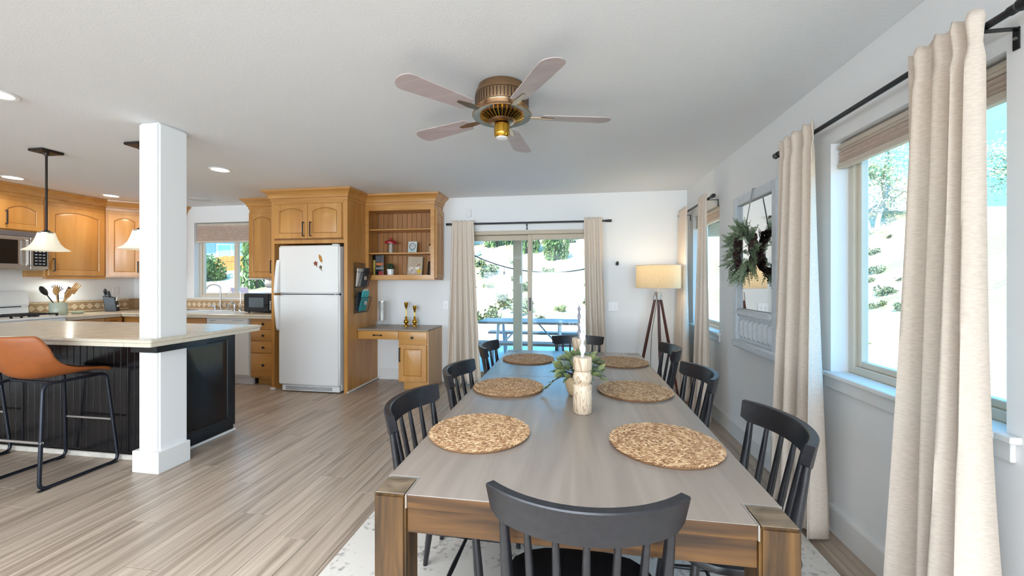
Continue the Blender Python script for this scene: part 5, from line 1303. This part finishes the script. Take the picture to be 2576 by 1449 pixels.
# ------------------------------------------------------------------ ceiling fan
fx, fy = -.40, 2.20
t = thing('ceiling_fan', 'antique brass flush-mount ceiling fan with five blades over the table', 'ceiling fan', (fx, fy, CEIL))
MB().lathe([(.135, -.001), (.138, -.03), (.150, -.035), (.152, -.05), (.152, -.118), (.150, -.125), (.146, -.13), (.140, -.152), (.125, -.165)], 48, (fx, fy, CEIL), True, False).build('housing', M['brass'], t, smooth=40)
mb = MB()
for k in range(48):
    a_ = 6.283 * k / 48; mb.M = Matrix.Translation((fx, fy, CEIL)) @ Matrix.Rotation(a_, 4, 'Z'); mb.box(.1505, .1532, -.0022, .0022, -.112, -.062)
mb.M = Matrix()
for z_ in (-.056, -.118): mb.tube([(fx + .152 * math.cos(6.283 * k / 48), fy + .152 * math.sin(6.283 * k / 48), CEIL + z_) for k in range(48)], .0016, 5, True)
mb.build('vent_slots', M['bronze'], t)
mb = MB()
for k in range(32):
    a_ = 6.283 * k / 32; mb.M = Matrix.Translation((fx, fy, CEIL)) @ Matrix.Rotation(a_, 4, 'Z')
    mb.loft([[(.125, -.004, -.165), (.125, .004, -.165), (.125, .004, -.171), (.125, -.004, -.171)], [(.072, -.0025, -.188), (.072, .0025, -.188), (.072, .0025, -.194), (.072, -.0025, -.194)]])
mb.build('lower_vent_ribs', M['brass_y'], t)
MB().lathe([(.122, -.158), (.07, -.182), (.0001, -.182)], 40, (fx, fy, CEIL), False, True).build('motor_cover', M['bronze'], t, smooth=40)
MB().lathe([(.072, -.186), (.078, -.192), (.07, -.20), (.05, -.205), (.035, -.205)], 32, (fx, fy, CEIL), True, False).build('switch_collar', M['brass'], t, smooth=40)
MB().lathe([(.030, -.205), (.044, -.212), (.045, -.26), (.042, -.275), (.034, -.285)], 28, (fx, fy, CEIL), False, False).build('switch_cup', M['brass_y'], t, smooth=40)
MB().lathe([(.034, -.283), (.033, -.29), (.024, -.295), (.0001, -.296)], 24, (fx, fy, CEIL)).build('finial_cap', M['white_app'], t, smooth=40)
MB().lathe([(.105, -.150), (.168, -.156), (.171, -.162), (.168, -.166), (.105, -.162)], 48, (fx, fy, CEIL), False, False).build('blade_ring', M['brass'], t, smooth=40)
for k in range(5):
    Mk = Matrix.Translation((fx, fy, CEIL - .162)) @ Matrix.Rotation(R(14 + 72 * k), 4, 'Z') @ Matrix.Rotation(R(9), 4, 'X')
    P = []
    for s_ in range(9):
        a_ = R(-90 + 180 * s_ / 8); P.append((.585 + .055 * math.cos(a_), .066 * math.sin(a_)))
    P = [(.235, -.05)] + P + [(.235, .05), (.225, .03), (.225, -.03)]
    MB(Mk).prism(P, -.003, .003).build('blade', M['blade'], t, .0015)
    MB(Mk).loft([[(.165, -.014, -.006), (.165, .014, -.006), (.165, .014, -.003), (.165, -.014, -.003)], [(.22, -.02, -.0065), (.22, .02, -.0065), (.22, .02, -.0035), (.22, -.02, -.0035)], [(.30, -.008, -.0065), (.30, .008, -.0065), (.30, .008, -.0035), (.30, -.008, -.0035)]]).build('blade_iron', M['brass'], t)

# ------------------------------------------------------------------ pendants and recessed lights
def pendant(label, x_, y_):
    t = thing('pendant_lamp', label, 'pendant lamp', (x_, y_, CEIL))
    MB(Matrix.Translation((x_, y_, CEIL)) @ Matrix.Rotation(R(0), 4, 'Z')).box(-.075, .075, -.075, .075, -.022, -.001).build('canopy', M['bronze'], t, .006)
    MB().lathe([(.0001, -.045), (.014, -.045), (.02, -.022)], 12, (x_, y_, CEIL), True, False).build('canopy_joint', M['bronze'], t)
    MB().cyl((x_, y_, 1.755), (x_, y_, CEIL - .04), .008).build('stem', M['bronze'], t, smooth=40)
    rr = [(.0001, 1.768), (.012, 1.766), (.03, 1.752), (.05, 1.742), (.05, 1.738)]
    MB().lathe(rr, 20, (x_, y_, 0), True, False).build('cap', M['bronze'], t, smooth=40)
    prof = [(.046, 1.745), (.052, 1.72), (.06, 1.69), (.074, 1.65), (.096, 1.618), (.128, 1.594), (.125, 1.590), (.092, 1.614), (.07, 1.648), (.056, 1.69), (.047, 1.72), (.042, 1.742)]
    def sq(r_, z_):
        out = []
        for k in range(32):
            a_ = 6.283 * k / 32; c_, s_ = math.cos(a_), math.sin(a_); q = 1 / ((abs(c_) ** 4 + abs(s_) ** 4) ** .25); q = 1 + (q - 1) * .6
            out.append((x_ + r_ * c_ * q, y_ + r_ * s_ * q, z_))
        return out
    MB().loft([sq(r_, z_) for r_, z_ in prof], False, False).build('shade', M['white_glass'], t, smooth=60)
    MB().lathe([(.0001, 1.72), (.018, 1.72), (.028, 1.68), (.024, 1.655), (.0001, 1.645)], 12, (x_, y_, 0)).build('bulb', M['white_app'], t, smooth=50)
pendant('white bell pendant lamp over the island, left of the column', -4.41, 2.66)
pendant('white bell pendant lamp half hidden behind the white column', -3.455, 2.66)
def can(label, x_, y_, power=1.6):
    t = thing('recessed_light', label, 'ceiling light', (x_, y_, CEIL), group='recessed ceiling lights')
    MB().lathe([(.072, -.001), (.095, -.001), (.097, -.004), (.09, -.009), (.074, -.007)], 32, (x_, y_, CEIL), False, False).build('trim_ring', M['white_app'], t, smooth=40)
    MB().lathe([(.0001, -.006), (.04, -.006), (.074, -.004), (.074, -.001), (.0001, -.001)], 28, (x_, y_, CEIL)).build('lens', M['bulb'], t, smooth=40)
    Lg = bpy.data.lights.new('can_light', 'AREA'); Lg.shape = 'DISK'; Lg.size = .14; Lg.energy = power; Lg.color = (1, .87, .70); Lg.spread = R(150)
    o = bpy.data.objects.new('can_light', Lg); COL.objects.link(o); o.parent = t; o.location = (0, 0, -.012)
can('lit recessed ceiling light above the microwave over the range', -5.90, 3.29)
can('lit recessed ceiling light before the corner cabinet', -5.89, 4.18)
can('lit recessed ceiling light right of the column before the refrigerator', -3.45, 3.37)
can('lit recessed ceiling light cut by the left picture edge', -3.36, 1.80, .5)
def under_light(name, loc, sx_, power, col=(.9, 1, .95)):
    o = area(name, loc, (0, 0, -1), sx_, .03, power, col)
under_light('undercabinet_light', (-6.42, 4.1, 1.355), .03, .7)
under_light('undercabinet_light', (-4.26, 4.74, 1.353), .2, .7, (1, .97, .9))

# ------------------------------------------------------------------ outdoors
GZ = -.15
def sstep(a_, b_, x_):
    t_ = min(1, max(0, (x_ - a_) / (b_ - a_))); return t_ * t_ * (3 - 2 * t_)
def ground_h(x_, y_):
    hy = 4.7 * sstep(11.5, 28, y_) * (.25 + .75 * sstep(-14, -6, x_)) + min(1.4, .14 * max(0, y_ - 8)) * (1 - sstep(-9.5, -5.5, x_))
    hx = 4.5 * sstep(4, 19, x_)
    h = (hy ** 3 + hx ** 3) ** (1 / 3)
    wob = .10 * math.sin(x_ * .9 + 1.3 * math.sin(y_ * .5)) + .08 * math.sin(y_ * 1.1 + x_ * .4)
    return GZ + h + wob * min(1, h)
mb = MB(); nx_, ny_ = 100, 90; X0, X1, Y0, Y1 = -46, 42, -16, 52
V = [(X0 + (X1 - X0) * i / nx_, Y0 + (Y1 - Y0) * j / ny_) for j in range(ny_ + 1) for i in range(nx_ + 1)]
V = [(a_, b_, min(ground_h(a_, b_), -.25) if (XL - .7 < a_ < XR + .7 and -10.5 < b_ < 5.6) else ground_h(a_, b_)) for a_, b_ in V]
mb.add(V, [(j * (nx_ + 1) + i, j * (nx_ + 1) + i + 1, (j + 1) * (nx_ + 1) + i + 1, (j + 1) * (nx_ + 1) + i) for j in range(ny_) for i in range(nx_)])
def dry_ground():
    m, n, l, b = new_mat('dry_ground'); t = n.new('ShaderNodeTexCoord')
    x_ = n.new('ShaderNodeTexNoise'); x_.inputs['Scale'].default_value = .55; x_.inputs['Detail'].default_value = 8
    r = n.new('ShaderNodeValToRGB'); e = r.color_ramp.elements
    e[0].position = .40; e[0].color = lin(124, 122, 92); e[1].position = .66; e[1].color = lin(190, 172, 146); e2 = e.new(.52); e2.color = lin(168, 152, 126)
    l.new(t.outputs['Object'], x_.inputs['Vector']); l.new(x_.outputs['Fac'], r.inputs[0]); l.new(r.outputs[0], b.inputs['Base Color']); b.inputs['Roughness'].default_value = 1
    y_ = n.new('ShaderNodeTexNoise'); y_.inputs['Scale'].default_value = 9; y_.inputs['Detail'].default_value = 6; bp = n.new('ShaderNodeBump'); bp.inputs['Strength'].default_value = .7; bp.inputs['Distance'].default_value = .08
    l.new(t.outputs['Object'], y_.inputs['Vector']); l.new(y_.outputs['Fac'], bp.inputs['Height']); l.new(bp.outputs[0], b.inputs['Normal'])
    return m
o = mb.build('ground', dry_ground(), smooth=80); o['kind'] = 'structure'
# patio
P = [(-5.2, YB + .17), (3.2, YB + .17), (3.2, 9.0), (1.6, 10.0), (-.8, 10.3), (-3.4, 9.9), (-5.2, 8.8)]
o = MB().prism(P, -.22, -.12).build('patio_slab', plain('concrete', lin(168, 176, 178), .8, noise=.08, nscale=3)); o['kind'] = 'structure'
# patio roof: beam on posts
t = thing('patio_cover', 'tan patio roof beam and posts outside the glass door', 'patio cover', (-.84, 6.0, -.12))
tanp = plain('tan_stain', lin(178, 160, 136), .7, noise=.08, nscale=6)
for x_ in (-4.3, -.84, 2.6): MB().box(x_ - .065, x_ + .065, 5.94, 6.07, -.12, 1.985).build('post', tanp, t, .006)
MB().box(-4.6, 2.9, 5.9, 6.1, 1.985, 2.16).build('beam', tanp, t, .006)
MB().box(-4.7, 3.0, YB + .165, 6.25, 2.30, 2.34).build('roof_deck', tanp, t)
for k in range(13): MB().box(-4.5 + k * .6 - .02, -4.5 + k * .6 + .02, YB + .165, 6.2, 2.16, 2.30).build('rafter', tanp, t)
MB().box(-.80, -.775, 5.925, 5.94, 1.30, 1.42).build('thermometer', M['white_app'], t)
# string lights
t = thing('string_lights', 'black string lights sagging across the patio opening', 'string lights', (-.8, 6.2, 1.5))
pts = [(-1.75, 6.2, 1.84), (-1.46, 6.2, 1.69), (-1.05, 6.2, 1.55), (-.6, 6.2, 1.475), (-.15, 6.2, 1.47), (.25, 6.2, 1.53), (.9, 6.2, 1.72), (1.6, 6.2, 1.98)]
MB().tube(round_path(pts, .25, 5), .010, 6).build('cable', M['black'], t, smooth=60)
for x_, z_ in ((-1.50, 1.71), (-1.09, 1.56), (-.19, 1.472), (.75, 1.675)):
    bl = MB().cyl((x_, 6.2, z_ - .075), (x_, 6.2, z_), .004, n=6).lathe([(.0001, 0), (.014, .002), (.02, .02), (.015, .045), (.006, .05)], 10, (x_, 6.2, z_ - .12)).build('bulb_socket', M['black'], t, smooth=40)
# picnic table
t = thing('picnic_table', 'brown plank picnic table with bent metal legs on the patio', 'picnic table', (-.78, 7.2, -.12))
pk = wood('picnic_plank', lin(104, 84, 78), lin(138, 116, 106), (1.5, 20, 20), .6, bump=.05, rnd=True)
gm = plain('galvanised_tube', lin(150, 160, 166), .35, metal=.6, noise=.08)
px0, px1 = -1.68, .12
for k in range(4): MB().box(px0, px1, 6.84 + k * .18, 7.01 + k * .18, .57, .61).build('top_plank', pk, t, .004)
for y_ in (6.42, 7.80):
    for k in range(2): MB().box(px0, px1, y_ - .13 + k * .13, y_ - .005 + k * .13, .28, .32).build('bench_plank', pk, t, .004)
for x_ in (px0 + .35, px1 - .35):
    MB().tube(round_path([(x_, 6.95, .57), (x_, 6.85, .2), (x_, 6.72, -.095), (x_, 6.45, -.095), (x_, 6.42, .28)], .1), .026, 8).build('leg_tube', gm, t, smooth=50)
    MB().tube(round_path([(x_, 7.45, .57), (x_, 7.55, .2), (x_, 7.66, -.095), (x_, 7.8, -.095), (x_, 7.80, .28)], .1), .026, 8).build('leg_tube', gm, t, smooth=50)
    MB().cyl((x_, 6.9, .54), (x_, 7.5, .54), .02).build('cross_tube', gm, t)
MB().cyl((px0 + .35, 7.2, .12), (px0 + .75, 7.2, .56), .014).cyl((px1 - .35, 7.2, .12), (px1 - .75, 7.2, .56), .014).cyl((px0 + .35, 6.8, .12), (px0 + .35, 7.6, .12), .018).cyl((px1 - .35, 6.8, .12), (px1 - .35, 7.6, .12), .018).build('brace', gm, t)

def bush_mesh(seed, n_, rx, rz, ls, mat, name='foliage'):
    rng = random.Random(seed); V = []; F = []
    cl = [(rng.uniform(-.6, .6) * rx, rng.uniform(-.6, .6) * rx, rng.uniform(.2, .75) * rz, rng.uniform(.3, .6) * rx) for _ in range(9)]
    for _ in range(n_):
        cx_, cy_, cz_, cr = rng.choice(cl); d_ = Vector((rng.gauss(0, 1), rng.gauss(0, 1), rng.gauss(0, .8))).normalized() * cr * rng.uniform(.55, 1)
        p_ = Vector((cx_, cy_, cz_)) + d_; p_.z = max(.02, p_.z)
        a_ = Vector((rng.gauss(0, 1), rng.gauss(0, 1), rng.gauss(0, 1))).normalized(); b_ = a_.orthogonal().normalized(); s_ = ls * rng.uniform(.6, 1.3); b = len(V)
        V += [p_ - a_ * s_, p_ + b_ * s_ * .5, p_ + a_ * s_, p_ - b_ * s_ * .5]; F.append((b, b + 1, b + 2, b + 3))
    return mesh_of(MB().add(V, F), name, mat)
gm1 = plain('sage_foliage', lin(92, 104, 78), .9, noise=.2, nscale=4); gm2 = plain('green_foliage', lin(78, 104, 56), .9, noise=.25, nscale=3); gm3 = plain('dusty_foliage', lin(98, 108, 70), .9, noise=.2, nscale=4)
# low sagebrush over the slope
sg = [bush_mesh(30 + k, 260, .30, .34, .05, m_) for k, m_ in enumerate((gm1, gm3, gm1))]
rng = random.Random(8); cnt = 0
spots = []
while cnt < 46:
    y_ = rng.uniform(13.0, 24); x_ = rng.uniform(-.42, .12) * y_ + .1
    if any((x_ - a_) ** 2 + (y_ - b_) ** 2 < 1.0 for a_, b_ in spots): continue
    if any((x_ - a_) ** 2 + (y_ - b_) ** 2 < c_ for a_, b_, c_ in ((-4.4, 22.6, 4), (-6.9, 23, 4), (-2.5, 21.4, 2.6), (-.9, 20.6, 2.6), (-6.1, 20.6, 4), (1, 22, 2), (3, 24, 5))): continue
    spots.append((x_, y_)); cnt += 1
for k in range(12):
    q = 9 + k * .9; a_ = rng.uniform(.56, .80); spots.append((q * a_, q))
for i, (x_, y_) in enumerate(spots):
    o = bpy.data.objects.new('sagebrush', sg[i % 3]); COL.objects.link(o); s_ = rng.uniform(.7, 1.7)
    o.location = (x_, y_, ground_h(x_, y_) - .03); s_ *= .55 if i >= 46 else 1; o.scale = (s_, s_, s_ * .9); o.rotation_euler = (0, 0, rng.uniform(0, 6))
    tag(o, 'low grey-green sagebrush on the pale hillside', 'shrub', 'sagebrush on the hillside')
def bush(label, x_, y_, rx, rz, mesh, name='shrub', cat='shrub'):
    t = thing(name, label, cat, (x_, y_, ground_h(x_, y_)))
    inst('foliage', mesh, t, (0, 0, 0), None, (rx, rx, rz))
    MB().tube([(x_, y_, ground_h(x_, y_) - .1), (x_, y_, ground_h(x_, y_) + rz * .5)], [.05, .03], 6).build('stem', M['vine'], t)
bm1 = bush_mesh(51, 1500, 1, 1, .085, gm2); bm2 = bush_mesh(52, 1300, 1, 1, .085, gm3)
bush('tall green shrub on the slope seen left of the patio post', -4.4, 22.6, 1.1, 2.5, bm1)
bush('yellow-green shrub at the far left of the glass door view', -6.9, 23.0, 1.0, 2.2, bm2)
bush('green shrub on the slope seen between patio post and door stile', -2.5, 21.4, .75, 2.2, bm1)
bush('round green shrub right of the door stile on the slope', -.9, 20.6, .75, 1.7, bm1)
def rock(label, x_, y_, s_, seed):
    rng = random.Random(seed); me = bpy.data.meshes.new('boulder'); bm = bmesh.new(); bmesh.ops.create_icosphere(bm, subdivisions=3, radius=1)
    for v_ in bm.verts: v_.co *= 1 + .16 * math.sin(v_.co.x * 4 + seed) + .12 * math.sin(v_.co.y * 5 + v_.co.z * 3); v_.co.z *= .62
    bm.to_mesh(me); bm.free(); me.materials.append(plain('pale_rock', lin(224, 216, 204), .9, noise=.12, nscale=3, bump=.3, bscale=8))
    for p_ in me.polygons: p_.use_smooth = True
    o = bpy.data.objects.new('boulder', me); COL.objects.link(o); o.location = (x_, y_, ground_h(x_, y_) + s_ * .15); o.scale = (s_, s_ * .8, s_)
    tag(o, label, 'boulder')
rock('pale boulder high on the slope at right of the door view', 3.0, 24.0, 1.4, 1); rock('pale boulder on the slope right of the round shrub', 1.0, 22.0, .6, 2); rock('pale boulder at the left edge of the glass door view', -6.1, 20.6, 1.0, 3)
def board_fence(label, p0, p1, h, mat, bwid=.22):
    P0, P1 = Vector(p0), Vector(p1); Ln = (P1 - P0).length; n_ = int(Ln / bwid); d_ = (P1 - P0) / Ln
    t = thing('board_fence', label, 'fence', (*(P0 + P1) / 2, ground_h(*((P0 + P1) / 2))))
    ang = math.atan2(d_.y, d_.x)
    for i in range(n_):
        c_ = P0 + d_ * (i + .5) * Ln / n_; zz = ground_h(c_.x, c_.y)
        MB(Matrix.Translation((c_.x, c_.y, zz)) @ Matrix.Rotation(ang, 4, 'Z')).box(-Ln / n_ / 2 + .006, Ln / n_ / 2 - .006, -.012, .012, -.2, h + .02 * (i % 3)).build('board', mat, t)
    MB().tube([(P0.x, P0.y, ground_h(P0.x, P0.y) + h * .7), (P1.x, P1.y, ground_h(P1.x, P1.y) + h * .7)], .04, 4).build('rail', mat, t)
orange = wood('orange_fence', lin(170, 96, 42), lin(200, 124, 60), (6, 6, 1), .8, rnd=True, bump=.03); greyf = wood('grey_fence', lin(150, 140, 132), lin(186, 174, 164), (6, 6, 1), .8, rnd=True, bump=.03)
board_fence('orange board fence at the upper left of the glass door view', (-8.2, 25.5), (-5.4, 26.0), 1.7, orange)
board_fence('weathered grey board fence along the top of the slope', (-4.8, 28.0), (6.0, 28.5), 1.3, greyf, .4)
board_fence('orange board fence below the neighbouring house', (-20.0, 19.2), (-18.3, 19.4), .8, orange)
board_fence('weathered board fence on the hilltop seen through the right window', (14.6, 24.6), (17.6, 23.6), 1.6, greyf, .3)
# neighbour's house
hx_, hy_ = -25.6, 24.3; hz = ground_h(hx_, hy_) - .45
t = thing('neighbour_house', 'low grey-blue house with a sloping roof beyond the sink window', 'house', (hx_, hy_, hz), R(40))
HM = Matrix.Translation((hx_, hy_, hz)) @ Matrix.Rotation(R(40), 4, 'Z')
MB(HM).loft([[(-5, 0, 0), (5, 0, 0), (5, 0, 3.4), (-5, 0, 2.3)], [(-5, 6, 0), (5, 6, 0), (5, 6, 3.4), (-5, 6, 2.3)]]).build('walls', plain('blue_grey_siding', lin(150, 166, 176), .8, noise=.04), t)
MB(HM).loft([[(-5.6, -.5, 2.2), (5.5, -.5, 3.42), (5.5, -.5, 3.58), (-5.6, -.5, 2.36)], [(-5.6, 6.5, 2.2), (5.5, 6.5, 3.42), (5.5, 6.5, 3.58), (-5.6, 6.5, 2.36)]]).build('roof', plain('grey_roof', lin(140, 146, 152), .8, noise=.05), t)
for x_ in (-2.6, 1.2):
    f = MB(HM).box(x_ - .9, x_ + .9, -.05, .02, .9, 2.2).build('window', M['trim'], t)
    for s_ in (-1, 1): MB(HM).box(x_ + s_ * .43 - .38, x_ + s_ * .43 + .38, -.06, -.05, 1.0, 2.1).build('pane', plain('far_pane', lin(150, 186, 206), .2, noise=.05), f)
bush('dense green bush before the neighbouring house', -18.3, 17.0, .85, 1.15, bm1); bush('tall green shrub at the right of the sink window view', -13.7, 15.2, 1.0, 2.7, bm1)
bush('wide green tree crown above the neighbouring roof', -33.5, 34.5, 5.0, 6.0, bm1, 'distant_tree', 'tree')
t = thing('garden_chair', 'reddish metal garden chair on the dry lawn beyond the sink window', 'chair', (-9.9, 10.6, ground_h(-9.9, 10.6)))
gz = ground_h(-9.9, 10.6); rm = plain('faded_red_metal', lin(176, 120, 112), .6, noise=.1)
for s_ in (-.3, .3): MB().tube(round_path([(-10.2, 10.6 + s_, gz + .9), (-10.05, 10.6 + s_, gz + .4), (-9.5, 10.6 + s_, gz + .42), (-9.45, 10.6 + s_, gz)], .08), .02, 6).tube([(-10.05, 10.6 + s_, gz + .4), (-10.2, 10.6 + s_, gz)], .02, 6).build('frame', rm, t)
MB().box(-10.05, -9.5, 10.3, 10.9, gz + .39, gz + .42).build('seat', rm, t); MB().loft([[(-10.06, 10.3, gz + .45), (-10.06, 10.9, gz + .45), (-10.03, 10.9, gz + .45), (-10.03, 10.3, gz + .45)], [(-10.21, 10.3, gz + .88), (-10.21, 10.9, gz + .88), (-10.18, 10.9, gz + .88), (-10.18, 10.3, gz + .88)]]).build('backrest', rm, t)
# tree on the hill in the right window
def tree(label, x_, y_, h, seed, spread):
    rng = random.Random(seed); g = ground_h(x_, y_); t = thing('hill_tree', label, 'tree', (x_, y_, g))
    mb = MB(); tips = []
    def grow(p, d, Ln, r_, lv):
        q = p + d * Ln; mb.tube([p, p.lerp(q, .5) + Vector((rng.uniform(-.1, .1), rng.uniform(-.1, .1), 0)) * Ln, q], [r_, r_ * .85, r_ * .7], 6)
        if lv == 0 or Ln < .35: tips.append(q); return
        for _ in range(3):
            dd = (d + Vector((rng.gauss(0, .6), rng.gauss(0, .6), rng.gauss(.1, .35)))).normalized(); grow(q, dd, Ln * rng.uniform(.6, .85), r_ * .65, lv - 1)
        if lv < 3: tips.append(q)
    for s_ in (-.12, .1): grow(Vector((x_ + s_, y_, g - .2)), Vector((s_ * 2, .05, 1)).normalized(), h * .3, .11, 4)
    mb.build('trunk', plain('pale_bark', lin(170, 160, 148), .9, noise=.1), t)
    V = []; F = []
    for q in tips:
        for _ in range(26):
            p_ = q + Vector((rng.gauss(0, .3), rng.gauss(0, .3), rng.gauss(0, .25))) * spread
            a_ = Vector((rng.gauss(0, 1), rng.gauss(0, 1), rng.gauss(0, 1))).normalized(); b_ = a_.orthogonal().normalized(); s_ = .075 * rng.uniform(.6, 1.3); b = len(V)
            V += [p_ - a_ * s_, p_ + b_ * s_ * .55, p_ + a_ * s_, p_ - b_ * s_ * .55]; F.append((b, b + 1, b + 2, b + 3))
    MB().add(V, F).build('foliage', plain('pale_tree_leaf', lin(176, 196, 150), .8, noise=.25, nscale=3), t)
tree('leafy multi-stemmed tree on the hill in the right window', 14.2, 21.0, 4.6, 4, 1.0)
tree('pale tree at the right edge of the near right window', 19.2, 18.6, 4.0, 9, 1.0)
